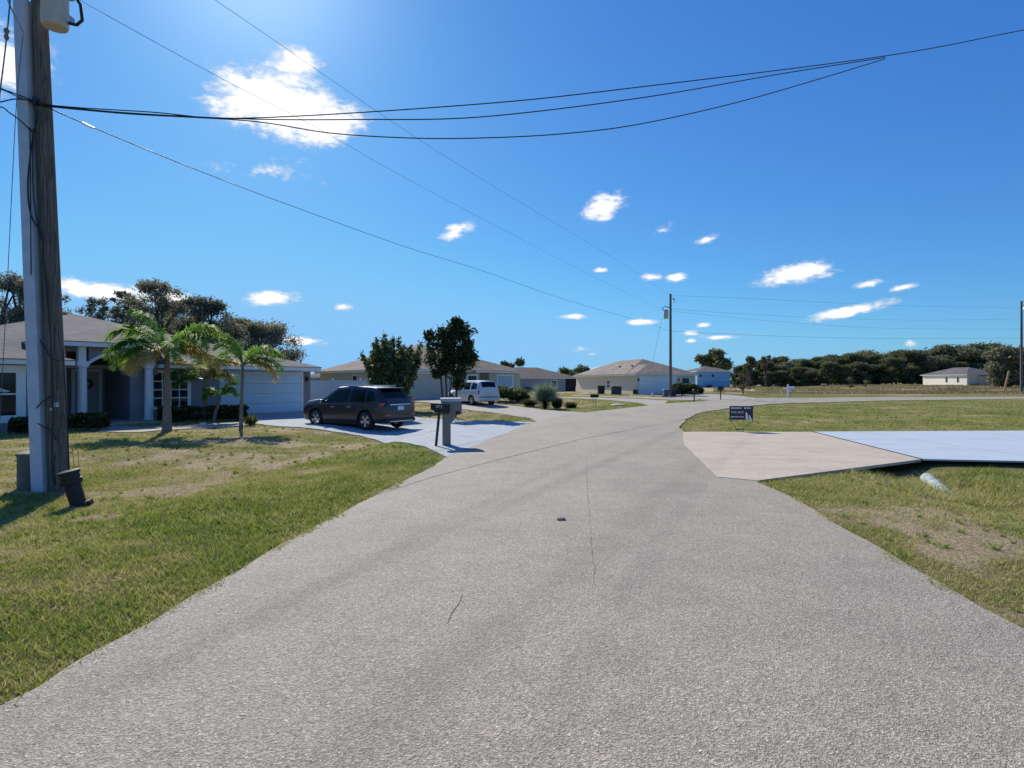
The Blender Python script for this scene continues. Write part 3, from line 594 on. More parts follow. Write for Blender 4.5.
# ------------------------------------------------------------------ cars
def car(name, label, loc, heading, st, wx, wr, track, paint, wins, shields, lights, group=None, extras=()):
    root = empty(name, loc, heading, label, 'car', group)
    st = sorted(st); xs = [s[0] for s in st]; par = np.array([s[1:] for s in st])
    def at(x): return [float(np.interp(x, xs, par[:, i])) for i in range(par.shape[1])]   # zb, zbelt, ztop, wl, wb, wt
    def sec(x):
        zb, ze, zp, wl, wb, wt = at(x); zm = zb+(ze-zb)*.55
        return [(0,zb),(wl*.8,zb),(wl*.96,zb+.05),(wl,zb+.16),(wl*1.015,zm),(wl*1.005,zm+(ze-zm)*.5),((wl+wb)/2,ze-.04),(wb,ze),
                (wb+(wt-wb)*.45,ze+(zp-ze)*.5),(wt,zp-(zp-ze)*.14),(wt*.93,zp-(zp-ze)*.05),(wt*.75,zp-.006),(0,zp+.012)]
    fine = sorted(set(list(np.round(np.linspace(xs[0], xs[-1], 64), 4))+xs))
    vs = []; fs = []; K = None
    for x in fine:
        s = sec(x); ring = [(x, y, z) for y, z in s]+[(x, -y, z) for y, z in s[-2:0:-1]]; K = len(ring); vs += ring
    for i in range(len(fine)-1):
        for k in range(K): fs.append((i*K+k, i*K+(k+1)%K, (i+1)*K+(k+1)%K, (i+1)*K+k))
    fs += [tuple(range(K)), tuple(range((len(fine)-1)*K, len(fine)*K))]
    b = MB().add(vs, fs).build('body', None, root)
    cut = MB()
    for x in wx:
        for sgn in (1, -1):
            y0, y1 = sorted((sgn*(track/2+.35), sgn*(track/2-.28))); cut.lathe([(wr+.065, y0), (wr+.065, y1)], (x, 0, wr), 'y', 32)
    c = cut.build('cutter', None)
    for o in (b, c): o.data.materials.append(paint); o.data.materials.append(M['black'])
    for p in c.data.polygons: p.material_index = 1
    md = b.modifiers.new('b', 'BOOLEAN'); md.operation = 'DIFFERENCE'; md.object = c; md.solver = 'EXACT'
    c.matrix_world = root.matrix_world
    bpy.context.view_layer.update(); c.location = root.location; c.rotation_euler = root.rotation_euler; bpy.context.view_layer.update()
    nm = bpy.data.meshes.new_from_object(b.evaluated_get(bpy.context.evaluated_depsgraph_get())); b.modifiers.clear(); b.data = nm
    bpy.data.objects.remove(c)
    nm.polygons.foreach_set('use_smooth', [True]*len(nm.polygons)); nm.set_sharp_from_angle(angle=R(38))
    def side(x, t, sgn, off=.006):
        zb, ze, zp, wl, wb, wt = at(x); pts = [(wb,ze), (wb+(wt-wb)*.45, ze+(zp-ze)*.5), (wt, zp-(zp-ze)*.14)]
        zz = ze+(zp-ze)*.86*t; y = np.interp(zz, [p[1] for p in pts], [p[0] for p in pts]); return (x, sgn*(y+off), zz+off*.3)
    for q in wins:
        for sgn in (1, -1):
            m = MB(); nx, nz = 8, 5; vv = []
            (xa0, ta0), (xb0, tb0), (xb1, tb1), (xa1, ta1) = q
            for j in range(nz+1):
                v = j/nz
                for i in range(nx+1):
                    u = i/nx; x = (xa0*(1-u)+xb0*u)*(1-v)+(xa1*(1-u)+xb1*u)*v; t = (ta0*(1-u)+tb0*u)*(1-v)+(ta1*(1-u)+tb1*u)*v
                    vv.append(side(x, t, sgn))
            m.add(vv, [(j*(nx+1)+i, j*(nx+1)+i+1, (j+1)*(nx+1)+i+1, (j+1)*(nx+1)+i) for j in range(nz) for i in range(nx)])
            m.build('side_window', M['carglass'], root, 60)
    for nme, xa, xb, kw in shields:
        m = MB(); vv = []; nx, ny = 8, 8
        dz = at(xb)[2]-at(xa)[2]; dx = xb-xa; L = math.hypot(dx, dz); nxn, nzn = -dz/L*(1 if dx > 0 else -1), abs(dx)/L
        for i in range(nx+1):
            x = xa+(xb-xa)*i/nx; zb, ze, zp, wl, wb, wt = at(x)
            for j in range(ny+1):
                v = -1+2*j/ny; y = v*wt*kw; z = zp+.012-(.018*min(1, abs(v)*kw/.75)) - (max(0, abs(v)*kw-.75)/.18*(zp-ze)*.05)
                vv.append((x+nxn*.008, y, z+nzn*.008))
        m.add(vv, [(i*(ny+1)+j, i*(ny+1)+j+1, (i+1)*(ny+1)+j+1, (i+1)*(ny+1)+j) for i in range(nx) for j in range(ny)])
        m.build(nme, M['carglass'], root, 60)
    for x in wx:
        for sgn in (1, -1):
            yo = sgn*track/2; w_ = .115
            ty = MB().lathe([(wr*.66,yo-w_),(wr*.92,yo-w_),(wr*.985,yo-w_*.75),(wr,yo-w_*.3),(wr,yo+w_*.3),(wr*.985,yo+w_*.75),(wr*.92,yo+w_),(wr*.66,yo+w_)], (x,0,wr), 'y', 36, False).build('wheel', M['tyre'], root, 40)
            rm = MB(); fo = yo+sgn*(w_-.012); rm.lathe([(wr*.68, fo-sgn*.10), (wr*.68, fo), (wr*.62, fo+sgn*.008), (wr*.60, fo-sgn*.03)], (x,0,wr), 'y', 36, False)
            rm.lathe([(.05, fo-sgn*.05), (.06, fo-sgn*.005), (.03, fo+sgn*.006)], (x,0,wr), 'y', 16)
            for k in range(10):
                a = k*2*math.pi/10+(.14 if k % 2 else -.14); ca, sa = math.cos(a), math.sin(a); q = []
                for rr, hw in ((.04, .02), (wr*.63, .024)):
                    for sg in (-1, 1): 
                        for yy in (fo-sgn*.03, fo-sgn*.002): q.append((x+ca*rr-sa*hw*sg, yy, wr+sa*rr+ca*hw*sg))
                rm.add(q, [(0,1,3,2),(4,6,7,5),(0,4,5,1),(2,3,7,6),(0,2,6,4),(1,5,7,3)])
            rm.build('rim', M['alloy'], ty, 40)
    for nme, mat, boxes, bev in lights:
        for bx in boxes: MB().box(*bx).build(nme, M[mat] if isinstance(mat, str) else mat, root, 40, bevel=bev)
    return root, at, side
def add_mirror(root, x, y, z, mat):
    for s in (1, -1):
        m = MB(); y0, y1 = sorted((s*y, s*(y+.2))); m.box(x-.06, x+.06, y0, y1, z, z+.15); m.build('side_mirror', mat, root, 40, bevel=.03)
# brown suv: wheelbase 2.76, local +x is forward, origin mid-wheelbase
suv_st = [(-2.31,.42,.90,1.00,.74,.70,.62),(-2.27,.36,.93,1.06,.84,.80,.66),(-2.17,.33,.98,1.16,.90,.87,.68),(-2.02,.30,1.01,1.36,.915,.89,.66),(-1.86,.29,1.02,1.54,.92,.895,.64),(-1.78,.29,1.02,1.60,.92,.895,.63),
          (-1.2,.25,1.01,1.655,.92,.90,.645),(-.3,.22,.99,1.675,.915,.90,.655),(.4,.22,.97,1.63,.91,.895,.65),(.75,.22,.965,1.50,.91,.89,.66),(1.10,.22,.985,1.29,.91,.88,.70),(1.34,.23,.98,1.15,.91,.87,.76),
          (1.6,.24,.97,1.12,.915,.87,.76),(2.0,.25,.93,1.07,.90,.84,.74),(2.2,.27,.88,1.00,.84,.77,.68),(2.30,.30,.80,.90,.76,.68,.58),(2.36,.34,.68,.72,.62,.52,.42)]
wr = .36
pr = P(366, 431); hd = R(148.5); cx = Vector((math.cos(hd), math.sin(hd))); lf = Vector((-cx.y, cx.x))
o2 = Vector(pr[:2])+cx*1.38-lf*.86
gz = zs(pr.x, pr.y)+.03
suv, at_, side_ = car('parked_car', 'dark brown suv parked on the pale driveway behind the mailboxes', (o2.x, o2.y, gz-.01), hd, suv_st, (-1.38, 1.38), wr, 1.62, M['brownpaint'],
    [[(-.42,.08),(.98,.08),(.48,.93),(-.42,.93)], [(-1.32,.08),(-.50,.08),(-.50,.93),(-1.25,.93)], [(-1.86,.22),(-1.40,.10),(-1.33,.90),(-1.66,.80)]],
    [('windshield', 1.30, .48, .93), ('rear_window', -2.13, -1.84, .90)],
    [('tail_light', 'red', [(-2.235,-1.98,.52,.90,.90,1.05), (-2.235,-1.98,-.90,-.52,.90,1.05)], .03),
     ('chrome_strip', 'chrome', [(-2.325,-2.30,-.56,.56,.955,.99)], .006),
     ('license_plate', 'plate', [(-2.335,-2.315,-.17,.17,.76,.91)], 0),
     ('reflector', 'red', [(-2.33,-2.2,.52,.82,.56,.62), (-2.33,-2.2,-.82,-.52,.56,.62)], .01),
     ('rear_bumper', 'black', [(-2.36,-1.9,-.80,.80,.30,.46)], .05),
     ('bumper_trim', 'chrome', [(-2.372,-2.33,-.62,.62,.335,.36)], .005),
     ('roof_rail', 'chrome', [(-1.5,.3,.575,.61,1.64,1.69), (-1.5,.3,-.61,-.575,1.64,1.69)], .012),
     ('spoiler', 'brownpaint', [(-2.0,-1.68,-.60,.60,1.565,1.605)], .018),
     ('sill_trim', 'black', [(-.95,.95,.84,.925,.2,.30), (-.95,.95,-.925,-.84,.2,.30)], .02),
     ('door_handle', 'chrome', [(-.62,-.42,.905,.945,.86,.89), (.30,.50,.90,.94,.84,.87), (-.62,-.42,-.945,-.905,.86,.89), (.30,.50,-.94,-.90,.84,.87)], .008),
     ('headlight', 'lamp', [(1.98,2.2,.60,.83,.70,.80), (1.98,2.2,-.83,-.60,.70,.80)], .02)])
add_mirror(suv, .92, .88, .98, M['chrome'])
# silver suv
sil_st = [(-2.2,.36,.86,.95,.74,.72,.62),(-2.17,.30,.95,1.12,.84,.80,.62),(-2.12,.28,.98,1.30,.86,.82,.62),(-2.05,.26,1.0,1.50,.87,.83,.62),(-1.95,.25,1.0,1.60,.87,.84,.62),(-1.2,.22,.99,1.66,.87,.84,.64),(-.2,.2,.98,1.66,.87,.84,.64),
          (.35,.2,.97,1.58,.87,.84,.63),(.7,.2,.97,1.30,.87,.83,.64),(.95,.2,.96,1.10,.87,.82,.66),(1.3,.22,.93,1.06,.87,.78,.62),(1.8,.22,.86,.99,.86,.70,.56),(2.1,.24,.74,.84,.80,.60,.48),(2.26,.32,.6,.64,.6,.5,.42)]
pr = P(472, 405.6); hd = math.atan2(.81, -.58); cx = Vector((math.cos(hd), math.sin(hd))); lf = Vector((-cx.y, cx.x)); o2 = Vector(pr[:2])+cx*1.31-lf*.8
sil, _, _ = car('parked_car', 'silver boxy suv parked in front of the tan house', (o2.x, o2.y, zs(pr.x, pr.y)+.02), hd, sil_st, (-1.31, 1.31), .335, 1.5, M['silverpaint'],
    [[(-.15,.10),(.72,.10),(.42,.88),(-.15,.92)], [(-1.05,.10),(-.27,.10),(-.27,.92),(-1.05,.92)], [(-1.9,.12),(-1.2,.12),(-1.2,.92),(-1.82,.85)]],
    [('windshield', .92, .40, .92), ('rear_window', -2.145, -2.0, .86)],
    [('tail_light', 'red', [(-2.19,-2.08,.66,.85,.72,.98), (-2.19,-2.08,-.85,-.66,.72,.98)], .02),
     ('rear_bumper', M['silverpaint'], [(-2.30,-2.0,-.84,.84,.30,.54)], .06), ('license_plate', 'plate', [(-2.215,-2.195,-.16,.16,.70,.84)], 0),
     ('bumper_shadow_gap', 'black', [(-2.21,-2.1,-.72,.72,.545,.59)], .01), ('fender_flare', M['silverpaint'], [(-1.72,-.9,.84,.90,.70,.78)], .03),
     ('headlight', 'lamp', [(1.95,2.12,.5,.76,.66,.82), (1.95,2.12,-.76,-.5,.66,.82)], .03),
     ('door_handle', 'chrome', [(-.45,-.28,.87,.9,.84,.87), (.38,.55,.87,.9,.84,.87)], .006)])
add_mirror(sil, .78, .84, .98, M['silverpaint'])
# black car beyond the suv
blk_st = [(-2.3,.4,.78,.90,.7,.66,.58),(-2.22,.32,.85,1.02,.84,.76,.62),(-1.9,.28,.90,1.05,.87,.80,.64),(-1.6,.25,.91,1.10,.88,.82,.64),(-1.0,.22,.91,1.40,.88,.83,.60),(-.3,.2,.90,1.44,.88,.84,.60),(.3,.2,.89,1.38,.88,.83,.60),(1.0,.2,.87,1.0,.88,.80,.64),
          (1.6,.22,.82,.93,.88,.76,.62),(2.1,.24,.72,.80,.82,.68,.56),(2.3,.32,.58,.62,.6,.5,.4)]
hd = R(148.5); cx = Vector((math.cos(hd), math.sin(hd))); lf = Vector((-cx.y, cx.x))
rc = V(414.5, 400, 25.6); o2 = Vector(rc[:2])+cx*2.25+lf*.84
car('parked_car', 'black car mostly hidden beyond the dark brown suv', (o2.x, o2.y, zs(o2.x, o2.y)+.03), hd, blk_st, (-1.35, 1.35), .33, 1.54, M['blackpaint'],
    [[(-.2,.1),(.9,.1),(.4,.9),(-.2,.92)], [(-1.2,.1),(-.3,.1),(-.3,.92),(-.95,.9)]], [('windshield', .98, .36, .92), ('rear_window', -1.56, -1.02, .9)],
    [('tail_light', 'red', [(-2.29,-2.1,.5,.82,.78,.92), (-2.29,-2.1,-.82,-.5,.78,.92)], .02), ('headlight', 'lamp', [(2.0,2.2,.5,.74,.6,.72), (2.0,2.2,-.74,-.5,.6,.72)], .02),
     ('license_plate', 'plate', [(-2.32,-2.29,-.16,.16,.66,.8)], 0)])

# ------------------------------------------------------------------ text
def text(body, size, mat, parent, name, loc, rot, align='LEFT', ext=.001):
    cu = bpy.data.curves.new(name, 'FONT'); cu.body = body; cu.size = size; cu.extrude = ext; cu.align_x = align
    o = bpy.data.objects.new(name, cu); COL.objects.link(o); bpy.context.view_layer.update()
    me = bpy.data.meshes.new_from_object(o.evaluated_get(bpy.context.evaluated_depsgraph_get())); bpy.data.objects.remove(o)
    q = link(name, me, mat, parent); q.location = loc; q.rotation_euler = rot; return q

# ------------------------------------------------------------------ mailboxes
def rounded_box_prof(w, h, n=8):   # flat bottom, domed top, in (y,z)
    return [(-w/2, 0)]+[(-w/2*math.cos(k*math.pi/n), h-w*.28+w*.28*math.sin(k*math.pi/n)) for k in range(n+1)]+[(w/2, 0)]
def dome(mb, x0, x1, w, h, z0):
    pr = rounded_box_prof(w, h); n = len(pr)
    return mb.add([(x0, y, z+z0) for y, z in pr]+[(x1, y, z+z0) for y, z in pr], [tuple(range(n)), tuple(range(2*n-1, n-1, -1))]+[(i,(i+1)%n,n+(i+1)%n,n+i) for i in range(n)])
p = P(446.5, 446); mx = empty('mailbox', p, R(8), 'tall taupe molded mailbox on a thick post by the driveway mouth', 'mailbox')
m = MB(); m.box(-.11, .11, -.12, .12, -.1, .88); m.build('post', M['mailgrey'], mx, 40, bevel=.025)
m = MB(); m.add([(-.02,-.1,.6),(.12,-.1,.6),(.30,-.1,.86),(-.02,-.1,.86),(-.02,.1,.6),(.12,.1,.6),(.30,.1,.86),(-.02,.1,.86)], [(0,1,2,3),(7,6,5,4),(0,4,5,1),(1,5,6,2),(2,6,7,3),(3,7,4,0)]); m.build('bracket', M['mailgrey'], mx)
b = dome(MB(), -.14, .36, .29, .40, .84).build('box', M['mailgrey'], mx, 40)
dome(MB(), -.16, .37, .30, .10, 1.185).build('lid', M['mailwhite'], mx, 40)
dome(MB(), .362, .40, .27, .36, .85).build('door', M['mailgrey'], mx, 40)
MB().box(.24, .34, -.155, -.142, .84, .93).build('newspaper_slot', M['black'], mx)
p = P(435.5, 447); mx = empty('mailbox', p, R(4), 'black mailbox with white house number on a leaning thin black post', 'mailbox')
MB().tube([(0,0,-.1),(.10,.0,.92)], .036, 10).build('post', M['blackmetal'], mx, 40)
b = MB().prism([(-.12,1.16),(.36,1.13),(.36,.90),(.33,.87),(.0,.91),(-.06,.97),(-.12,.98)], -.10, .10).build('box', M['black'], mx, 40, bevel=.012)
text('473', .115, M['signtext'], b, 'house_number', (.01, -.103, 1.03), (R(90), R(3.5), 0))
MB().box(.361, .372, -.09, .09, .9, 1.12).build('door', M['blackmetal'], mx)
def black_mailbox(px, py, label, hh, rot=0, twin=False, top=.22):
    p = P(px, py); mx = empty('mailbox', p, rot, label, 'mailbox', None)
    pm = MB()
    if twin:
        for xx in (-.09, .09): MB().tube([(xx,0,-.1),(xx,0,hh)], .02, 8).build('leg', M['steel'], mx)
        MB().box(-.28, .28, -.1, .1, hh, hh+top).build('box', M['black'], mx, 40, bevel=.02)
    else:
        MB().tube([(0,0,-.1),(0,0,hh)], .05, 8).build('post', M['blackmetal'], mx)
        dome(MB(), -.26, .26, .22, top+.04, hh).build('box', M['black'], mx, 40)
        MB().add([(-.2,-.03,hh-.005),(.2,-.03,hh-.005),(0,-.03,hh-.22),(-.2,.03,hh-.005),(.2,.03,hh-.005),(0,.03,hh-.22)], [(0,1,2),(5,4,3),(0,3,4,1),(1,4,5,2),(2,5,3,0)]).build('bracket', M['blackmetal'], mx)
    return mx
black_mailbox(594.5, 407, 'black mailbox on two thin legs in the lawn beside the silvery palm', .64, 0, True)
black_mailbox(694.2, 401.9, 'dark mailbox on a post at the road edge nearest the utility pole', .84, R(80))
black_mailbox(720.6, 399.9, 'dark mailbox on a post below the bright blue house', .95, R(10), top=.3)
p = P(788, 398.6); mx = empty('mailbox', p, 0, 'white mailbox on a white cross shaped post beyond the road bend', 'mailbox')
MB().tube([(0,0,-.1),(0,0,1.45)], .09, 8).build('post', M['whiteplastic'], mx); MB().box(-.42, .02, -.06, .06, .98, 1.10).build('arm', M['whiteplastic'], mx)
dome(MB(), .0, .62, .24, .26, .98).build('box', M['whiteplastic'], mx, 40); MB().tube([(-.38,0,.35),(-.38,0,.98)], .035, 8).build('newspaper_tube', M['steel'], mx)
MB().tube([(.28,0,.2),(.28,0,.98)], .03, 8).build('brace', M['wood'], mx)

# ------------------------------------------------------------------ yard sign
p = P(739.5, 432.4); k = F/p.y; ys = empty('yard_sign', p, R(-4), 'small navy for sale sign on a wire frame at the apron edge', 'sign')
pw, ph = 22.4/k, 13.8/k; zt0 = (432.4-406)/k; x0 = -9.8/k+.01
pan = MB().box(x0, x0+pw, -.008, .008, zt0-ph, zt0).build('panel', M['signnavy'], ys)
text('FOR SALE', ph*.21, M['signtext'], pan, 'lettering', (x0+pw*.05, -.0095, zt0-ph*.52), (R(90),0,0))
for row, hh_, spans in ((.20, .10, ((.05,.09),(.10,.13),(.145,.19),(.20,.235),(.25,.29),(.31,.35),(.36,.40),(.44,.50),(.62,.67),(.68,.72),(.74,.78),(.80,.83),(.85,.90))),
                        (.82, .075, ((.05,.08),(.09,.13),(.14,.17),(.20,.24),(.25,.28),(.30,.34),(.35,.38),(.42,.45),(.46,.50),(.52,.55),(.57,.60)))):
    tx = MB()
    for a, b in spans: tx.box(x0+pw*a, x0+pw*b, -.0115, -.0085, zt0-ph*row, zt0-ph*(row-hh_))
    tx.build('lettering', M['signtext'], pan)       # rows too small to read in the photo
lg = MB()
for q in ([(.70,.40),(.78,.62),(.80,1.0),(.70,1.0),(.68,.7)], [(.84,.62),(.93,.85),(.95,1.0),(.85,1.0),(.82,.8)]):
    lg.prism([(x0+pw*a, zt0-ph*b+.002) for a, b in q], -.0125, -.0085)
lg.build('emblem', M['signtext'], pan)
fr = MB(); fr.tube([(x0,0,zt0),(x0,0,zt0-ph-.02),(-.12,0,.16),(-.10,0,-.1)], .010, 6); fr.tube([(x0+pw,0,zt0),(x0+pw,0,zt0-ph-.06),(.24,0,.24),(.12,0,.16),(.14,0,-.1)], .010, 6)
fr.tube([(-.12,0,.10),(.12,0,.10)], .014, 6); fr.tube([(-.12,0,.015),(.12,0,.03)], .014, 6); fr.build('wire_frame', M['blackmetal'], ys)

# ------------------------------------------------------------------ near utility pole
pb = P(60, 491); kb = F/pb.y; up = empty('utility_pole', pb, 0, 'weathered wooden utility pole on the left lawn with white conduit and transformer', 'utility pole')
lean = -20.5/483.0
ax = lambda z: lean*z
TOPZ = 10.6
MB().tube([(ax(z), 0, z) for z in np.linspace(-.3, TOPZ, 14)], [.148-.0045*z for z in np.linspace(-.3, TOPZ, 14)], 20).build('pole_shaft', M['wood'], up, 50)
cz = (491-4)/kb; m = MB(); q = []
for z in np.linspace(0, cz, 8):
    c = ax(z)-.225+.004*z; q.append(c)
n8 = 8; vs = []; zz = np.linspace(.0, cz, n8)
for z, c in zip(zz, q): hw = .098-.0012*z; vs += [(c-hw, -.19, z), (c+hw, -.19, z), (c+hw, -.05, z), (c-hw, -.05, z)]
fs = [(0,1,2,3), (28,29,30,31)]+[(i*4+j, i*4+(j+1)%4, (i+1)*4+(j+1)%4, (i+1)*4+j) for i in range(n8-1) for j in range(4)]
cd = m.add(vs, fs).build('conduit_cover', M['pvc'], up)
tzb = (491-37)/kb; tcx = (57.5-60)/kb+.17
tr = MB().lathe([(.17,tzb),(.185,tzb+.03),(.185,tzb+.75),(.195,tzb+.77),(.195,tzb+.84),(.12,tzb+.9)], (tcx, -.26, 0), n=28).build('transformer', M['can'], up, 40)
m = MB(); m.tube([(tcx+.14,-.26,tzb+.55),(tcx+.26,-.26,tzb+.62),(tcx+.42,-.26,tzb+.36),(tcx+.44,-.25,tzb+.12),(tcx+.34,-.24,tzb+.05),(tcx+.2,-.22,tzb+.09)], .025, 8); m.build('lead_cable', M['cable'], tr, 60)
MB().lathe([(.03,tzb+.88),(.06,tzb+.9),(.03,tzb+.94),(.06,tzb+.97),(.03,tzb+1.0),(.05,tzb+1.03)], (tcx,-.26,0), n=14).build('insulator', M['brownwall'], tr, 40)
m = MB(); m.box(tcx-.1, tcx+.12, -.16, .0, tzb+.2, tzb+.3); m.box(tcx-.1, tcx+.12, -.16, .0, tzb+.6, tzb+.7); m.build('mounting_bracket', M['steel'], up)
# cables stapled to the pole and slack loops
def lc(pts, r, name='slack_cable', mat='cable'):   # given in px, px-y, depth offset (m)
    out = []
    for i in range(len(pts)-1):
        for s in range(6):
            a = pts[max(i-1,0)], pts[i], pts[i+1], pts[min(i+2,len(pts)-1)]; t = s/6
            out.append([.5*((2*a[1][j])+(-a[0][j]+a[2][j])*t+(2*a[0][j]-5*a[1][j]+4*a[2][j]-a[3][j])*t*t+(-a[0][j]+3*a[1][j]-3*a[2][j]+a[3][j])*t**3) for j in range(3)])
    out.append(list(pts[-1])); ws = []
    for x, y, d in out: v = V(x, y, pb.y+d); ws.append((v.x-pb.x, v.y-pb.y, v.z-pb.z))
    return MB().tube(ws, r, 7).build(name, M[mat], up, 60)
lc([(34,128,-.2),(28,180,-.22),(31,215,-.22),(42,235,-.2),(44,262,-.18),(50,330,-.2),(53,400,-.2),(52,455,-.2),(55,485,-.15)], .012)
lc([(37,110,-.2),(33,150,-.21),(34,200,-.21),(41,240,-.2)], .010)
lc([(30,130,-.21),(31,262,-.21),(31,300,-.05),(36,330,-.1),(50,356,-.18),(60,361,-.1)], .008)
lc([(52,395,-.18),(40,404,-.21),(34,413,-.15),(34,420,-.15),(42,426,-.21),(52,431,-.18),(56,440,-.17)], .009)
lc([(37,100,-.18),(26,104,-.1),(24,116,-.1),(32,130,-.2),(38,118,-.2),(34,108,-.2)], .009)
lc([(63,350,-.14),(66,400,-.14),(68,440,-.14),(69,486,-.1)], .010, 'ground_wire', 'cable')
m = MB(); m.box(ax(2.2)+.10, ax(2.2)+.16, -.17, -.1, 1.42, 1.50); m.box(ax(2.2)+.06, ax(2.2)+.10, -.17, -.13, 1.36, 1.41); m.build('ground_clamp', M['steel'], up)
zc = H+(YH-106)/kb-pb.z; m = MB(); m.tube([(ax(zc)-.25,-.16,zc+.05),(ax(zc)+.16,-.16,zc-.05)], .022, 8); m.box(ax(zc)-.03, ax(zc)+.03, -.19, -.1, zc-.06, zc+.06); m.build('cable_clamp', M['blackmetal'], up)

# pedestals
p = P(31, 488); k = F/p.y
ped = empty('utility_pedestal', p, 0, 'grey green round utility pedestal with flat lid behind the white conduit', 'pedestal')
MB().lathe([(.185,-.1),(.185,.56)], (0,0,0), n=28).build('housing', M['pedestal'], ped, 40); MB().lathe([(.20,.561),(.20,.60),(.10,.63)], (0,0,0), n=28).build('lid', M['pedestal'], ped, 40)
p = P(79, 506); ped = empty('utility_pedestal', p, R(20), 'black tilted utility pedestal leaning beside the wooden pole', 'pedestal')
ped.rotation_euler = (R(3), R(-13), R(15))
MB().lathe([(.125,-.12),(.125,.03),(.105,.05),(.105,.34)], (0,0,0), n=24).build('housing', M['black'], ped, 40)
MB().lathe([(.125,.341),(.145,.36),(.145,.42),(.13,.425),(.13,.50),(.145,.505),(.145,.545),(.11,.555)], (0,0,0), n=8).build('cap', M['black'], ped, 25)
MB().box(.09, .17, -.06, .06, -.02, .05).build('foot', M['black'], ped)
st = MB()
for xx, d in ((76, 2.2), (74, 2.0), (70.8, 2.3)): 
    pass
p1 = P(74.5, 470); sk = MB(); sk.tube([(0,0,-.05),(-.04,0,.42)], .006, 6); sk.tube([(.05,.05,-.05),(.03,.05,.38)], .006, 6)
s_ = sk.build('marker_stake', M['orangewood']); s_.location = p1; tag(s_, 'pair of thin rusty stakes standing right behind the tilted black pedestal', 'stake')

# ------------------------------------------------------------------ middle and right poles
def pole(px, py, topy, label, r0=.16, trf=False):
    p = P(px, py); k = F/p.y; h = (py-topy)/k; o = empty('utility_pole', p, 0, label, 'utility pole')
    MB().tube([(0,0,-.3),(0,0,h*.5),(0,0,h)], [r0, r0*.85, r0*.7], 14).build('pole_shaft', M['wood'], o, 50)
    return o, p, k, h
o, pm_, km, hm = pole(670.5, 396.8, 294, 'tall dark utility pole in front of the beige garage house')
MB().lathe([(.22,0),(.25,.04),(.25,.85),(.2,.95)], (-.5,-.1,(397-319)/km), n=18).build('transformer', M['can'], o, 40)
MB().tube([(-.75,-.1,(397-311)/km),(-.9,-.1,(397-308)/km),(-.6,-.1,(397-306.5)/km),(-.1,0,(397-308)/km)], .04, 6).build('lead_cable', M['cable'], o)
MB().lathe([(.05,0),(.1,.1),(.05,.2),(.1,.3),(.05,.4),(.08,.5)], (.35,0,(397-303)/km), n=10).build('insulator', M['steel'], o, 40)
MB().tube([(.1,0,(397-299)/km),(.35,0,(397-299.5)/km)], .03, 6).build('bracket', M['steel'], o)
o, pr_, kr, hr = pole(1021.5, 392.6, 301, 'utility pole at the right edge beyond the curving road', .2)
MB().tube([(.2,0,hr-.6),(.5,0,hr-.9),(.2,0,hr-1.4)], .05, 6).build('insulator', M['steel'], o)
# guy wire with yellow guard
g0 = V(662, 318, pm_.y); g1 = P(646.5, 393)
gw = MB().tube([g0, g1], .012, 6).build('guy_wire', M['wire']); tag(gw, 'slanted guy wire left of the pole with yellow guard before the garage', 'guy wire')
a = g1.lerp(g0, .02); b = g1.lerp(g0, .32); MB().tube([a, b], .05, 8).build('guard', M['yellow'], gw)
p = P(1004.5, 390); q = V(1009, 371, p.y); sp = MB().tube([p, q], [.35*.5, .3*.5], 8).build('leaning_post', M['orangewood']); tag(sp, 'orange brown leaning post beside the off white house at far right', 'post')

# ------------------------------------------------------------------ overhead lines
def line(pts, r, label, cat='overhead wire', group=None, mat='cable', sub=10):
    out = []
    for i in range(len(pts)-1):
        for s in range(sub):
            a = pts[max(i-1,0)], pts[i], pts[i+1], pts[min(i+2,len(pts)-1)]; t = s/sub
            out.append([.5*((2*a[1][j])+(-a[0][j]+a[2][j])*t+(2*a[0][j]-5*a[1][j]+4*a[2][j]-a[3][j])*t*t+(-a[0][j]+3*a[1][j]-3*a[2][j]+a[3][j])*t**3) for j in range(3)])
    out.append(list(pts[-1])); ws = [V(x, y, D) for x, y, D in out]
    o = MB().tube(ws, r, 6).build('overhead_wire', M[mat], None, 60); tag(o, label, cat, group); return o
D0 = pb.y-.1
line([(-40,82,9.0),(0,89,9.1),(42,104,D0),(150,112,9.6),(250,118,9.3),(480,104,9.5),(640,87,10.1),(885,56,11.8),(1024,30,12.2),(1100,18,12.4)], .009, 'uppermost of the three cables sweeping right from the near pole')
line([(42,105,D0),(130,113,9.6),(250,119,9.2),(360,119.5,9.3),(480,117,9.4),(640,98,10.1),(780,74,11.5),(885,57.5,11.8)], .009, 'middle of the three cables sweeping right from the near pole')
line([(42,106,D0),(130,114,9.6),(250,121,9.2),(330,133,9.2),(410,138,9.2),(480,138,9.3),(560,134,9.6),(640,124,10.1),(750,99,11.0),(885,59,11.8)], .009, 'lowest of the three cables, sagging deepest, sweeping right from the near pole')
line([(-30,75,9.0),(0,88,9.1),(42,104,D0),(62,114,9.5),(140,147,12),(220,179,15),(300,209,19.5),(400,245,27),(480,270,35),(560,298,45),(640,321,57),(670.5,331,pm_.y)], .010, 'low thick cable running from the near pole down to the middle pole')
line([(82,122.6,10.0),(88,125.6,10.2),(94,128.4,10.4)], .02, 'short pale splice sleeve on the low cable beside the near pole', 'cable splice', mat='whiteplastic')
line([(36,-28,9.3),(80,0,10.5),(215,75,15),(310,124,20),(400,175,26),(500,228,36),(590,275,48),(668.5,312,pm_.y)], .0055, 'thin power line from the transformer of the near pole to the middle pole')
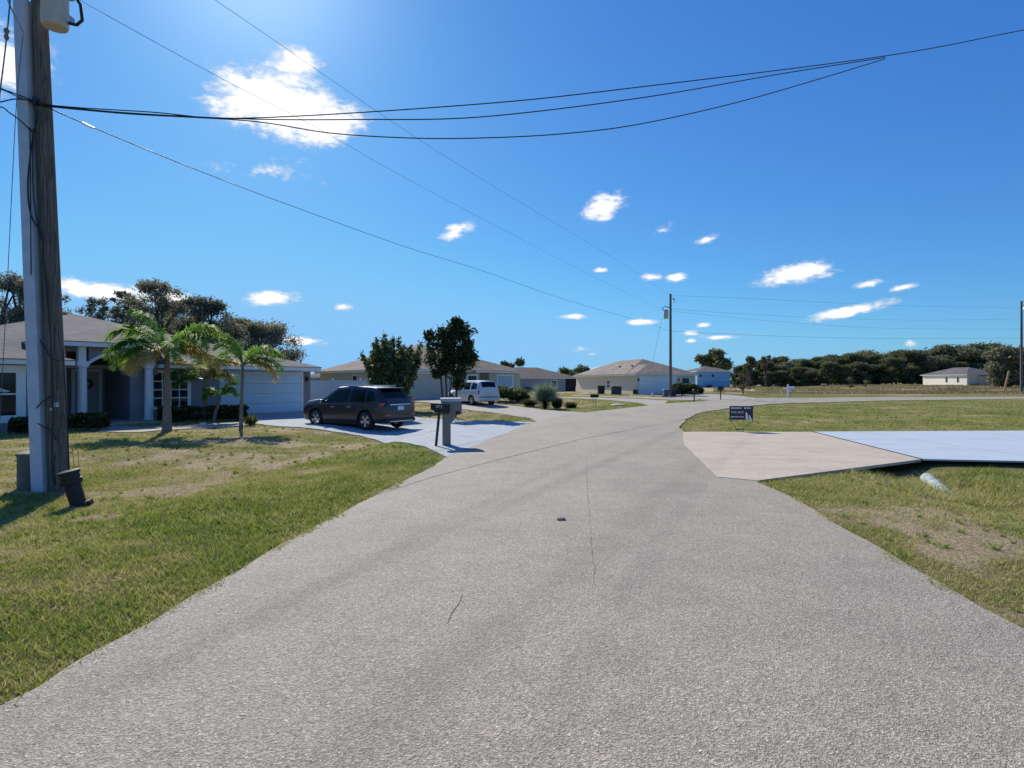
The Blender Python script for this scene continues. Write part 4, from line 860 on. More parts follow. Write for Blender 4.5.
line([(36,-118,9.3),(215,0,14),(320,72,18.5),(400,127,23),(480,178,29),(560,226,38),(620,262,48),(669.8,295,pm_.y)], .0055, 'thin topmost power line from above the frame to the middle pole top')
line([(670.8,295.4,pm_.y),(760,299,70),(880,305,79),(1022,308,pr_.y)], .010, 'topmost thin line between middle and right poles', mat='wire')
line([(670.8,309,pm_.y),(780,316,72),(900,320,80),(1021,319,pr_.y),(1060,318,92)], .010, 'second line from the top between middle and right poles', mat='wire')
line([(670.8,311,pm_.y),(760,320,70),(880,328,79),(1021,329,pr_.y),(1060,329,92)], .010, 'third line from the top between middle and right poles', mat='wire')
line([(670.8,331,pm_.y),(760,335.5,70),(880,338.5,79),(1021,338,pr_.y),(1060,338,92)], .013, 'lowest and darkest line between middle and right poles', mat='cable')
line([(24,34,9.1),(12,10,9.0),(4,-10,8.9)][::-1], .012, 'short taut wire leaving the conduit top toward the upper left corner', mat='steel')
line([(11,-10,8.8),(7,34,8.7),(0,92,8.6),(-12,180,8.4)], .010, 'guy wire with insulator hanging left of the near pole', 'guy wire', mat='wire')
v = V(6.5, 34, 8.7); o = MB().lathe([(.02,-.09),(.035,-.05),(.02,0),(.04,.05),(.02,.09)], v, n=10).build('insulator', M['brownwall'], None, 40); tag(o, 'small dark insulator on the guy wire at the upper left corner', 'insulator')
line([(23,35,9.2),(16,110,9.1),(8,270,8.9),(0,420,8.7)], .005, 'faint thin guy wire slanting down just left of the conduit', 'guy wire', mat='wire')
line([(-20,105,8.7),(0,102,8.9),(16,99,9.1),(34,101,9.2)], .010, 'short slack cable entering from the left frame edge to the pole clamp')
line([(-20,112,8.7),(0,107,8.9),(10,113,9.0),(22,122,9.1),(33,133,9.2)], .010, 'curled loose cable below the clamp on the left of the near pole')

# ------------------------------------------------------------------ vegetation
def leaves(centers, size, flat=.0, asp=1.6):
    n = len(centers); u = RNG.standard_normal((n, 3)); u[:, 2] *= (1-flat); u /= np.linalg.norm(u, axis=1)[:, None]
    w = RNG.standard_normal((n, 3)); v = np.cross(u, w); v /= np.linalg.norm(v, axis=1)[:, None]
    s = (size*(.6+.8*RNG.random(n)))[:, None]; a = u*s*asp/2; b = v*s/2
    return np.stack([centers-a, centers-b*.9+a*.1, centers+a, centers+b*.9+a*.1], 1).reshape(-1, 3)
def crown(name, blobs, per, size, mat, parent, hollow=.55, asp=1.6, seed_t=.5):
    C = []; T = []
    for (x, y, z, r, rz) in blobs:
        n = int(per*max(.2, r*r)); d = RNG.standard_normal((n, 3)); d /= np.linalg.norm(d, axis=1)[:, None]
        rr = np.where(RNG.random(n) < .22, .9+.55*RNG.random(n), hollow+(1-hollow)*RNG.random(n)**.6)*(.55+.9*fbm(d[:, 0]*2+x, d[:, 2]*2+y, .5, 2, 3))
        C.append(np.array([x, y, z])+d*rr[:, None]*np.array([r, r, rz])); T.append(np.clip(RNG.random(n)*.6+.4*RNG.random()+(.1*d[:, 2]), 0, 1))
    C = np.concatenate(C); return np_mesh(name, leaves(C, size, 0, asp), 4, mat, parent, np.concatenate(T))
def trunk(parent, base, tips, r0, mat='bark', fork=.45, name='trunk'):
    m = MB(); f = Vector(base)+Vector((0, 0, 0))
    top = Vector((sum(t[0] for t in tips)/len(tips), sum(t[1] for t in tips)/len(tips), sum(t[2] for t in tips)/len(tips)))
    fk = Vector(base).lerp(top, fork); m.tube([Vector(base)-Vector((0,0,.3)), Vector(base).lerp(fk, .5), fk], [r0*1.25, r0, r0*.85], 9)
    for t in tips:
        t = Vector(t[:3]); mid = fk.lerp(t, .5)+Vector((random.uniform(-.1, .1), random.uniform(-.1, .1), .12))*(t-fk).length; m.tube([fk, mid, t], [r0*.6, r0*.38, r0*.12], 6)
    return m.build(name, M[mat], parent, 50)
def tree(name, label, loc, h, w, ch, nb, per, size, mat, group=None, seed=0, r0=None, br=(.26, .4), rot=0, hollow=.3):
    r = random.Random(seed); o = empty(name, loc, rot, label, 'tree', group); bl = []
    for i in range(nb):
        a = r.uniform(0, 6.28); t = r.random(); z = h-ch+ch*t; rad = w/2*math.sqrt(max(.05, 1-((t-.42)/.62)**2))*r.uniform(.25, .95); b = w*r.uniform(*br)*.5
        bl.append((rad*math.cos(a), rad*math.sin(a), min(z, h-b*.7), b, b*r.uniform(.6, .85)))
    trunk(o, (0,0,0), [(b[0]*.9, b[1]*.9, b[2]) for b in bl[:min(nb, 14)]], r0 or h*.028)
    crown('crown', bl, per, size, mat, o, hollow); return o
# forest prototypes (far wood at right)
protos = [tree('oak_tree', 'x', (0,0,0), 11, 10, 9.4, 38, 330, .30, L_FAR, seed=s, br=(.17,.36), hollow=.1) for s in (1, 2, 3)]
protos.append(tree('oak_tree', 'x', (0,0,0), 11.5, 8, 5.6, 20, 330, .30, L_FAR, seed=9, br=(.16,.32), hollow=.1))
protos.append(tree('oak_tree', 'x', (0,0,0), 9, 10, 8.6, 34, 320, .30, L_OLV, seed=5, br=(.17,.36), hollow=.1))
tops = [(735,368),(760,360),(782,357),(802,361),(822,358),(845,355),(862,352),(885,353),(905,352),(930,349),(950,346),(975,345),(1000,347),(1024,350),(1060,348)]
txs = [t[0] for t in tops]; tys = [t[1] for t in tops]; r = random.Random(4); used = set(); cnt = 0
specs = []
for row, (D, off) in enumerate(((176, 0), (186, 7), (200, 3))):
    x = 738+off
    while x < 1100: specs.append((x, D+r.uniform(-4, 4), row)); x += r.uniform(13, 19) if row == 0 else r.uniform(15, 24)
WOOD_LABEL = 'dark broad crowned tree standing in the wood behind the open field'
for x, D, row in specs:
    i = r.choice((0, 1, 2, 0, 1, 2, 3, 4)) if row else r.choice((0, 1, 2, 4, 2, 0))
    if i in used: o = copy_tree(protos[i])
    else: o = protos[i]; used.add(i)
    X_ = (x-CX)/F*D; g = zs(X_, D); ty = float(np.interp(x, txs, tys))
    h = H+(YH-ty)*D/F-g
    if row == 0: h *= r.uniform(.50, .85)
    else: h *= r.uniform(.80, 1.06)
    s = h/(11 if i < 3 else 11.5 if i == 3 else 9); o.location = (X_, D, g); o.rotation_euler.z = r.uniform(0, 6.28); o.scale = (s*r.uniform(.95,1.25),)*2+(s,)
    tag(o, WOOD_LABEL, 'tree', 'trees of the wood behind the open field')
for i, pz in enumerate(protos):
    if i not in used: pz.location = ((900-CX)/F*190, 190, .5); tag(pz, WOOD_LABEL, 'tree', 'trees of the wood behind the open field')
# trees at px helpers
def px_tree(name, px, basey, topy, wpx, chfrac, nb, per, size, mat, label, seed, D=None, group=None, **kw):
    if D is None: p = P(px, basey); D = p.y
    g = zs((px-CX)/F*D, D); h = H+(YH-topy)*D/F-g
    return tree(name, label, ((px-CX)/F*D, D, g), h, wpx*D/F, h*chfrac, nb, per, size, mat, group, seed, **kw)
px_tree('pine_tree', 713, 0, 350, 34, .5, 16, 420, .40, L_FAR, 'rounded pine rising behind the bright blue house', 21, D=160, br=(.22,.36))
px_tree('pine_tree', 750, 0, 357, 13, .34, 9, 300, .35, L_OLV, 'slim pale pine with a small airy crown left of the wood', 22, D=150, br=(.3,.45))
px_tree('pine_tree', 766, 0, 355.5, 11, .34, 8, 300, .35, L_OLV, 'slim pine with a small high crown nearest the wood edge', 23, D=155, br=(.3,.45))
px_tree('bare_tree', 743, 394, 374, 17, .75, 12, 70, .22, L_BROWN, 'small bare reddish brown tree at the far edge of the road', 24, br=(.3,.5), hollow=.1)
px_tree('shrub_tree', 735, 0, 375, 8, .95, 6, 200, .4, L_FAR, 'dark bush touching the right side of the blue house', 25, D=140)
px_tree('oak_tree', 1004, 0, 349, 46, .85, 22, 260, .40, L_OLV, 'grey green spreading tree in front of the off white house', 26, D=122, br=(.26,.42))
px_tree('oak_tree', 1045, 0, 352, 44, .85, 18, 240, .40, L_OLV, 'grey green tree cut by the right frame edge behind the pole', 27, D=126, br=(.26,.42))
for i, (px, ty, wd, lb) in enumerate(((850,381.5,9,'tiny sapling in the field nearest the dark wood centre'),(866,382.3,7,'tiny sapling right of its twin in the dry field'))):
    px_tree('young_tree', px, 389, ty-3, wd, .8, 6, 120, .25, L_FAR, lb, 40+i, br=(.35,.5))
# between houses 2-4 and behind
for i, (px, ty, wd, D, lb) in enumerate(((516,359,22,120,'small tree crown above the roof behind the low grey house'),(505,362,12,118,'thin tree top poking above the tan house roof'),
        (566,368,22,150,'dark tree left of the row behind the beige house'),(584,367,24,152,'dark tree right of the row behind the beige house'))):
    px_tree('oak_tree', px, 0, ty, wd, .8, 12, 260, .38, L_FAR, lb, 50+i, D=D)
# oaks behind the grey house
for i, (px, ty, wd, D, chf, lb) in enumerate(((6,272,58,50,.72,'airy brown green oak at the left frame edge behind the grey roof'),(40,282,44,54,.7,'airy oak just behind the wooden pole above the grey roof'),
        (96,298,34,56,.6,'lowest thin oak right of the wooden pole above the grey roof'),(124,290,30,54,.6,'slender oak left of the tallest oak behind the grey house'),
        (158,282,56,50,.72,'tallest dark oak behind the palm and grey roof'),(205,298,56,50,.72,'broad dark oak behind the garage roof left of the last oak'),(262,323,62,52,.75,'rightmost oak behind the grey garage roof'),(180,300,44,57,.75,'low oak filling between the tallest and the broad oak'),(234,318,46,57,.75,'low oak filling between the broad and the rightmost oak'),(138,300,40,58,.7,'low oak just left of the tallest oak, over the grey ridge'))):
    px_tree('oak_tree', px, 0, ty, wd*1.2, chf, 84, 480, .125, L_OAK, lb, 60+i, D=D, br=(.15,.27), hollow=.05)
# trees between the driveways
def blob_tree(name, label, base, D, blobs, per, size, mat, stems, r0, hollow=.0, fork=.45):
    g = zs((base-CX)/F*D, D); k = F/D; o = empty(name, ((base-CX)/k, D, g), 0, label, 'tree'); bl = []
    for (px, py, r, rz) in blobs:
        for j in range(3): bl.append(((px-base)/k+random.uniform(-.5,.5)*r/k, random.uniform(-.55,.55)*r/k*1.2, H-(py-YH)/k-g+random.uniform(-.25,.25)*rz/k, r/k*random.uniform(.75,1.1), rz/k*random.uniform(.75,1.1)))
    m = MB()
    for (bx, tx, ty) in stems:
        q = [((bx-base)/k, 0, -.2), ((bx*.6+tx*.4-base)/k, .03, (H-(ty-YH)/k-g)*.4), ((tx-base)/k, .05, H-(ty-YH)/k-g)]; m.tube(q, [r0, r0*.75, r0*.2], 8)
    m.build('trunk', M['bark'], o, 50); crown('crown', bl, per, size, mat, o, hollow, 2.0); return o
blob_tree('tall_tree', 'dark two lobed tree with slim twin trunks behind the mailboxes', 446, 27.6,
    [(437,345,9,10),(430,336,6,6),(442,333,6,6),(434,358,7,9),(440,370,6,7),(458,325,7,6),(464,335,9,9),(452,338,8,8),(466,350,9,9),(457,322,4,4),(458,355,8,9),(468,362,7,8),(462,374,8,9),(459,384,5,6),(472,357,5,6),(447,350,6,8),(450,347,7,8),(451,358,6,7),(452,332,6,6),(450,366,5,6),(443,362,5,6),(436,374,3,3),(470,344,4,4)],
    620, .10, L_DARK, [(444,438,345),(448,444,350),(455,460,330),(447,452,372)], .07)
bs = [(390,395,30,14)]
o = empty('bushy_tree', ((391-CX)/F*33.5, 33.5, 0), 0, 'wide bushy multi stemmed tree with upright shoots behind the brown suv', 'tree'); kk = F/33.5
m = MB(); C = []; rr = random.Random(5)
for i in range(60):       # upright whips, leafy along their length
    bx = rr.uniform(-.5, .5); by = rr.uniform(-.5, .5); a = rr.uniform(-1, 1); topx = a*1.8+bx*.3; dy = rr.uniform(-1.3, 1.3); topz = (4.75-1.1*abs(a)**1.5-.25*abs(dy))*rr.uniform(.72, 1.0)
    if i == 0: topx, topz, dy = -.45, 4.85, 0
    if i == 1: topx, topz, dy = 1.9, 4.3, .2
    pts = [Vector((bx,by,0)), Vector((bx+(topx-bx)*.45, by+(dy-by)*.5, topz*.42)), Vector((topx, dy, topz))]
    m.tube(pts, [.045, .03, .008], 5)
    n = 360; t = .10+.86*RNG.random(n); q = np.where(t[:, None] < .5, np.array(pts[0])+(np.array(pts[1])-np.array(pts[0]))*(t[:, None]*2), np.array(pts[1])+(np.array(pts[2])-np.array(pts[1]))*(t[:, None]*2-1))
    C.append(q+RNG.standard_normal((n, 3))*(.05+.17*(1-t)**.6)[:, None])
m.build('trunk', M['bark'], o, 50); C = np.concatenate(C)
np_mesh('crown', leaves(C, .12, 0, 2.2), 4, L_BUSH, o, np.clip(RNG.random(len(C)), 0, 1))

# palms
def frond(base, az, el, L, droop, nl, lw, ll, dead=0, plume=.7):
    """returns leaflet tris, tints and the rachis path"""
    pts = []; p = Vector(base); e = el; n = 14
    for i in range(n+1):
        pts.append(p.copy()); d = Vector((math.cos(az)*math.cos(e), math.sin(az)*math.cos(e), math.sin(e))); p += d*(L/n); e -= droop*.86/n*(.25+1.6*i/n)
    vs = []; ts = []
    for k in range(nl):
        t = .14+.86*k/nl; f = t*n; i = min(int(f), n-1); q = pts[i].lerp(pts[i+1], f-i); tan = (pts[i+1]-pts[i]).normalized()
        side = tan.cross(Vector((0,0,1))).normalized(); upv = side.cross(tan)
        for s in (-1, 1):
            th = random.uniform(-plume, plume); le = ll*(math.sin(min(1, t*1.05)*math.pi)**.5*.9+.12)*random.uniform(.8, 1.1)
            d = (side*s*math.cos(th)+upv*math.sin(th)+tan*.75).normalized(); w_ = tan*lw*.5
            mid = q+d*le*.55; tip = q+d*le+Vector((0,0,-le*.35)); vs += [q-w_, q+w_, mid+w_*.8, tip, mid-w_*.8]; ts.append(max(0, min(1, (.75 if not dead else .12+.25*random.random())+random.uniform(-.18, .2)-.15*t)))
    return [tuple(v) for v in vs], ts, pts
def palm(name, label, px, py, trunk_h, r0, r1, specs, leafy=(84,.036,.50), lean=0, D=None, shaft=.5, mat=None):
    p = P(px, py); o = empty(name, p, 0, label, 'palm tree'); top = Vector((lean, 0, trunk_h))
    zz = np.linspace(-.1, trunk_h, 12); MB().tube([(lean*(z/trunk_h)**1.5 if z > 0 else 0, 0, z) for z in zz], [r0+(r1-r0)*max(0, z/trunk_h)**.6+.006*(i % 2) for i, z in enumerate(zz)], 12).build('trunk', M['palmbark'], o, 60)
    MB().tube([top, top+Vector((0,0,shaft*.6)), top+Vector((0,0,shaft))], [r1*1.15, r1*.9, r1*.35], 10).build('crown_shaft', M['crownshaft'], o, 60)
    for az, el, L, dr, dead in specs:
        vs, ts, pts = frond(top+Vector((0,0,shaft*.75)), R(az), R(el), L, R(dr), *leafy, dead=dead); fo = np_mesh('frond', np.array(vs), 5, mat or L_PALM, o, np.array(ts))
        MB().tube(pts, [.022*(1-i/16) for i in range(len(pts))], 5).build('stalk', M['crownshaft'], fo, 60)
    return o
palm('palm_tree', 'larger feathery palm with thick grey trunk before the entry arch', 167, 431, 2.35, .16, .085,
     [(180,75,2.1,105,0),(195,50,2.3,150,0),(165,55,2.2,150,0),(205,30,2.2,150,0),(8,58,2.3,150,0),(-20,42,2.3,160,0),(35,60,2.0,130,0),(215,15,2.0,140,0),(170,18,2.1,150,0),(-50,25,1.9,140,0),(-8,20,2.1,140,1),(240,-5,1.6,110,1),(15,10,2.1,130,1),(90,40,1.9,120,0),(-90,10,1.5,120,1),(200,0,1.6,110,1)])
palm('palm_tree', 'smaller slim palm with thin dark trunk in front of the garage door', 241, 428.5, 2.0, .075, .045,
     [(175,72,1.75,120,0),(165,62,1.6,130,0),(15,48,1.8,150,0),(190,84,1.4,90,0),(-20,55,1.7,140,0),(0,28,1.8,150,0),(-5,15,1.75,160,1),(60,60,1.4,120,0)], (70,.034,.42), lean=.06, shaft=.4)
palm('palm_tree', 'short yellowing clumped palm at the wall between window and garage', 205, 421.3, 1.5, .11, .09,
     [(175,55,2.1,130,1),(5,55,2.0,130,1),(60,70,1.7,110,0),(190,35,1.9,150,0),(-20,35,1.8,150,1),(20,75,1.8,90,0),(-60,45,1.7,130,1),(160,75,1.8,80,0),(0,25,1.7,120,0),(185,15,1.6,110,0),(-30,65,1.8,120,0)], (76,.038,.46), shaft=.4)
palm('palm_tree', 'small slanted young palm left of the garage door', 214, 422, .95, .09, .05,
     [(0,40,1.0,150,0),(170,50,.9,140,0),(30,70,.9,100,0),(-30,45,1.0,130,0),(200,30,.8,140,0)], (50,.035,.36), lean=.25, shaft=.2)

# hedges and shrubs
def hedge(name, label, a, b, width, h, size, mat, cat='hedge', seed=1, n=None):
    a = Vector(a); b = Vector(b); L = (b-a).length; c = a.lerp(b, .5); ang = math.atan2(b.y-a.y, b.x-a.x)
    o = empty(name, (c.x, c.y, zs(c.x, c.y)), ang, label, cat); n = n or int(L*width*h*5200); r = np.random.default_rng(seed)
    u = r.uniform(-1, 1, (n, 3)); u[:, 0] = u[:, 0]; q = np.abs(u)**.55*np.sign(u)
    C = np.stack([q[:, 0]*L/2, q[:, 1]*width/2, .12+(q[:, 2]*.5+.5)*(h-.12)], -1); C[:, 2] *= .85+.3*fbm(C[:, 0]+c.x, C[:, 1]+c.y, .5, seed, 2); C[:, :2] += r.normal(0, .04, (n, 2))
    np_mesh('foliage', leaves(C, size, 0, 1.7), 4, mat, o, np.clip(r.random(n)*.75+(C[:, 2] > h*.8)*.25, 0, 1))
    m = MB()
    for i in range(max(2, int(L/.35))): x = -L/2+.15+i*.35; m.tube([(x, 0, -.1), (x+.05, .05, h*.55)], [.025, .01], 5)
    m.build('stem', M['bark'], o); return o
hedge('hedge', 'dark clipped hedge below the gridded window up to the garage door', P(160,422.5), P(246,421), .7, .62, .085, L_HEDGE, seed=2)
hedge('hedge', 'low dark shrubs left of the wooden pole below the big window', P(14,434), P(44,433), .7, .55, .09, L_HEDGE, 'shrub', seed=3)
hedge('hedge', 'low dark shrubs between the wooden pole and the entry column', P(70,431), P(104,430), .7, .55, .09, L_HEDGE, 'shrub', seed=4)
def spiky(label, px, py, w, h, n, mat, seed=0):
    p = P(px, py); o = empty('spiky_plant', p, 0, label, 'plant'); rr = random.Random(seed); vs = []; ts = []
    for i in range(n):
        a = rr.uniform(0, 6.28); b = Vector((rr.uniform(-.25,.25)*w, rr.uniform(-.25,.25)*w, rr.uniform(0,.35)*h)); d = Vector((math.cos(a), math.sin(a), rr.uniform(.1,1.6))).normalized()
        L = w*.5*rr.uniform(.4,.9); tip = b+Vector((d.x*L, d.y*L, min(d.z*h*.9, h-b.z))); s = d.cross(Vector((0,0,1))).normalized()*w*.018; m_ = b.lerp(tip, .5)+Vector((0,0,h*.06)); vs += [b-s*.6, b+s*.6, m_+s, tip, m_-s]; ts.append(rr.random())
    np_mesh('foliage', np.array([tuple(v) for v in vs]), 5, mat, o, np.array(ts)); MB().tube([(0,0,-.1),(0,0,h*.4)], [w*.05, w*.02], 6).build('stem', M['bark'], o); return o
def shrub(label, px, py, w, h, size, mat, per=900, name='shrub', seed=0):
    p = P(px, py); o = empty(name, p, 0, label, 'shrub'); r = random.Random(seed); bl = [(r.uniform(-.35,.35)*w, r.uniform(-.3,.3)*w, h*r.uniform(.35,.72), w*r.uniform(.16,.26), h*r.uniform(.22,.3)) for _ in range(9)]
    crown('foliage', bl, per*6, size, mat, o, .2, 2.0); m = MB()
    for b in bl[:5]: m.tube([(0,0,-.1), (b[0], b[1], b[2])], [.03, .01], 5)
    m.build('stem', M['bark'], o); return o
spiky('small spiky plant at the foot of the slim palm by the walk', 250.5, 426, .6, .45, 260, L_BUSH, 1)
shrub('broad green shrub under the bright window of the tan house', 509, 401.5, 2.6, 1.15, .12, L_BUSH, 420, seed=2)
shrub('dark leafy shrub against the tan wall right of the silver car', 519, 401.5, 1.3, .6, .12, L_DARK, 260, seed=3)
spiky('low dark plant left of the silvery palm at the lawn edge', 530, 406.5, 1.4, .6, 420, L_DARK, 4)
spiky('dark plant with upright leaves right of the silvery palm', 557, 408.8, .9, .8, 420, L_DARK, 5)
spiky('small low dark plant alone in the lawn beside the black twin leg mailbox', 571, 408.3, 1.1, .42, 360, L_DARK, 6)
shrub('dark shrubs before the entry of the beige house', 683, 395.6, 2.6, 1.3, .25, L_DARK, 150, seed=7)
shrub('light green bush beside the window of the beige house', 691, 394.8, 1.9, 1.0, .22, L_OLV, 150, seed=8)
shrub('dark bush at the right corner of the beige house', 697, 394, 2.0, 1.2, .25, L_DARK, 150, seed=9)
# silvery fan palm
p = P(545, 409); o = empty('silver_palm', p, 0, 'round silvery spiky palm at the edge of the lawn by the second driveway', 'palm plant')
vs = []; ts = []
for i in range(2200):
    d = Vector((random.gauss(0,1), random.gauss(0,1), abs(random.gauss(0,1))*.9+.0)).normalized(); L = random.uniform(.6, 1.2); b = Vector((random.uniform(-.12,.12), random.uniform(-.12,.12), .98+random.uniform(-.5,.1)))
    s = d.cross(Vector((random.random(), random.random(), random.random()))).normalized()*.02; tip = b+d*L+Vector((0,0,-.12*L)); vs += [b-s, b+s, tip]; ts.append(random.random())
np_mesh('fronds', np.array([tuple(v) for v in vs]), 3, L_YUCCA, o, np.array(ts)); MB().tube([(0,0,-.1),(0,0,.8)], [.13,.1], 8).build('trunk', M['palmbark'], o, 50)
vs = []; ts = []
for i in range(500):
    a = random.uniform(0, 6.28); d = Vector((math.cos(a), math.sin(a), random.uniform(-.1,.5))).normalized(); L = random.uniform(.5, 1.05); b = Vector((0,0,random.uniform(.15,.5)))
    s = d.cross(Vector((0,0,1))).normalized()*.02; vs += [b-s, b+s, b+d*L+Vector((0,0,-.2))]; ts.append(random.random()*.5)
np_mesh('lower_fronds', np.array([tuple(v) for v in vs]), 3, L_DARK, o, np.array(ts))

# ------------------------------------------------------------------ small things
p = P(561, 522.5); o = MB().box(-.05, .05, -.05, .05, .036, .052).build('road_marker', M['black'], None, 40, bevel=.005); o.location = (p.x, p.y, 0); tag(o, 'small black square marker stuck on the grey road', 'road marker')
pc = Vector((7.55, 9.55, -.35)); cp = empty('culvert_pipe', pc, math.atan2(-.25, 1.0)*-1, 'short stained pale pipe end half buried in the ditch below the painted driveway', 'pipe')
MB().lathe([(.10,0),(.11,.0),(.11,1.1),(.10,1.1)], (0,0,0), 'y', 28).build('pipe_section', M['pipe'], cp, 40); MB().lathe([(.095,.02),(.01,.03)], (0,0,0), 'y', 28).build('pipe_mouth', M['black'], cp); cp.rotation_euler = (R(12), 0, math.atan2(-.28, 1.0))
def bin_(label, px, py, w, d, h, mat, cat, name, rot=0, lid=True, lidm='black'):
    p = P(px, py); o = empty(name, p, rot, label, cat); w2, d2 = w*.42, d*.42
    m = MB().add([(-w2,-d2,0),(w2,-d2,0),(w2,d2,0),(-w2,d2,0),(-w/2,-d/2,h),(w/2,-d/2,h),(w/2,d/2,h),(-w/2,d/2,h)], [(3,2,1,0),(4,5,6,7),(0,1,5,4),(1,2,6,5),(2,3,7,6),(3,0,4,7)]); m.build('bin_body', M[mat], o)
    if lid: MB().box(-w/2-.03, w/2+.03, -d/2-.05, d/2+.03, h+.002, h+.08).build('lid', M[lidm], o, 40, bevel=.02)
    for s in (-1, 1): MB().lathe([(.09,-.03),(.09,.03)], (s*w2, d2, .09), 'y', 12).build('wheel', M['black'], o)
    return o
bin_('slate blue wheeled bin just left of the middle pole', 665.8, 397, .55, .6, .75, 'binblue', 'bin', 'trash_bin', lidm='can')
bin_('dark wheeled bin just right of the middle pole', 673.2, 396.6, .5, .55, .7, 'black', 'bin', 'trash_bin')
bin_('dark bin before the left wall of the beige house', 601, 393.9, .85, .8, .95, 'black', 'bin', 'trash_bin')
def ac(label, px, py, w, h):
    p = P(px, py); o = empty('air_conditioner', p, R(75), label, 'air conditioner'); m = MB(); m.box(-w/2, w/2, -w/2, w/2, .06, h)
    for i in range(8): m.box(-w/2-.01, w/2+.01, -w/2-.01, w/2+.01, .12+i*(h-.2)/8, .12+i*(h-.2)/8+.03)
    m.build('housing', M['acunit'], o); MB().box(-w/2-.1, w/2+.1, -w/2-.1, w/2+.1, -.1, .06).build('base_slab', M['path'], o); MB().lathe([(w*.4,h+.002),(w*.4,h+.04)], (0,0,0), n=16).build('fan_grille', M['blackmetal'], o); return o
ac('large dark air conditioner with pipes along the beige left wall', 616.5, 394.6, 1.1, .95)
o = MB(); p = P(617, 394.2); o.tube([(0,0,0),(0,0,1.3),(.25,0,1.32),(.25,0,1.05)], .05, 6); o.tube([(-.5,.3,0),(-.5,.3,1.3)], .04, 6); o = o.build('standpipe', M['whiteplastic']); o.location = p+Vector((.1, .9, 0)); tag(o, 'thin white pipes rising behind the large dark air conditioner', 'pipe')
ac('small dark unit by the corner next to the white garage door', 635.4, 394.4, .55, .55)
ac('dark air conditioner against the low grey house wall', 528, 392.6, 1.0, .9)
p = P(652.5, 396.8); o = MB().tube([(0,0,-.1),(0,0,.42)], .09, 10).build('cleanout_pipe', M['whiteplastic'], None, 40); o.location = p; tag(o, 'short white capped pipe in the grass before the garage door', 'pipe')
p = P(618, 405.3); o = MB().lathe([(.45,-.05),(.5,.03),(.4,.09),(.15,.12)], (0,0,0), n=11).build('flat_stone', M['rock'], None, 40); o.location = p; tag(o, 'pale flat stone slab in the lawn near the road bend', 'stone')
p = P(203, 427.5); o = MB().lathe([(.14,-.05),(.16,.06),(.12,.16),(.05,.2)], (0,0,0), n=9).build('garden_stone', M['rock'], None, 40); o.location = p; tag(o, 'small pale garden stone beside the walk and hedge', 'stone')

# ------------------------------------------------------------------ camera, sun, sky
cam = bpy.data.cameras.new('camera'); co = bpy.data.objects.new('camera', cam); COL.objects.link(co)
cam.sensor_width = 36; cam.lens = F/1024*36; cam.clip_end = 20000; cam.clip_start = .05; cam.shift_y = -(384-YH)/1024.0
co.location = (0, 0, H); co.rotation_euler = (R(90), 0, 0); scene.camera = co
az, el = R(SUN_AZ), R(SUN_EL); sd = Vector((math.sin(az)*math.cos(el), math.cos(az)*math.cos(el), math.sin(el)))
sl = bpy.data.lights.new('sun', 'SUN'); sl.energy = 4.0; sl.angle = R(.53); sl.color = (1, .945, .84); so = bpy.data.objects.new('sun', sl); COL.objects.link(so)
so.rotation_euler = (-sd).to_track_quat('-Z', 'Y').to_euler()
W = bpy.data.worlds.new('World'); scene.world = W; W.use_nodes = True; nt = W.node_tree; N_ = nt.nodes; Lk = nt.links
bg = N_['Background']; sky = N_.new('ShaderNodeTexSky'); sky.sky_type = 'NISHITA'; sky.sun_disc = False; sky.sun_elevation = el; sky.sun_rotation = az
sky.air_density = 1.0; sky.dust_density = .25; sky.ozone_density = 3.0; sky.altitude = 0
bg.inputs['Strength'].default_value = .11
tc = N_.new('ShaderNodeTexCoord').outputs['Generated']
def wm(op, a, b=0.0, c=None):
    m = N_.new('ShaderNodeMath'); m.operation = op
    for i, v in enumerate((a, b)+((c,) if c is not None else ())):
        if isinstance(v, bpy.types.NodeSocket): Lk.new(v, m.inputs[i])
        else: m.inputs[i].default_value = v
    return m.outputs[0]
sp = N_.new('ShaderNodeSeparateColor'); Lk.new(sky.outputs[0], sp.inputs[0]); cb = N_.new('ShaderNodeCombineColor')
for ch, (lim, ex, k) in enumerate(((6.3, 1.02, .249), (7.1, .92, .600), (8.6, .6, 1.66))):
    q = N_.new('ShaderNodeMath'); q.operation = 'SMOOTH_MIN'; Lk.new(sp.outputs[ch], q.inputs[0]); q.inputs[1].default_value = lim; q.inputs[2].default_value = 1.5
    Lk.new(wm('MULTIPLY', wm('POWER', q.outputs[0], ex), k), cb.inputs[ch])
sdn = N_.new('ShaderNodeVectorMath'); sdn.operation = 'DOT_PRODUCT'; Lk.new(tc, sdn.inputs[0]); sdn.inputs[1].default_value = sd
gl = wm('MULTIPLY', wm('POWER', wm('MAXIMUM', sdn.outputs['Value'], 0.0), 110.0), 1.6); gc = N_.new('ShaderNodeCombineColor')
for i, kk_ in enumerate((1.0, .96, 1.0)): Lk.new(wm('MULTIPLY', gl, kk_), gc.inputs[i])
ad = N_.new('ShaderNodeMix'); ad.data_type = 'RGBA'; ad.blend_type = 'ADD'; ad.inputs['Factor'].default_value = 1; Lk.new(cb.outputs[0], ad.inputs[6]); Lk.new(gc.outputs[0], ad.inputs[7])
grade = ad.outputs[2]
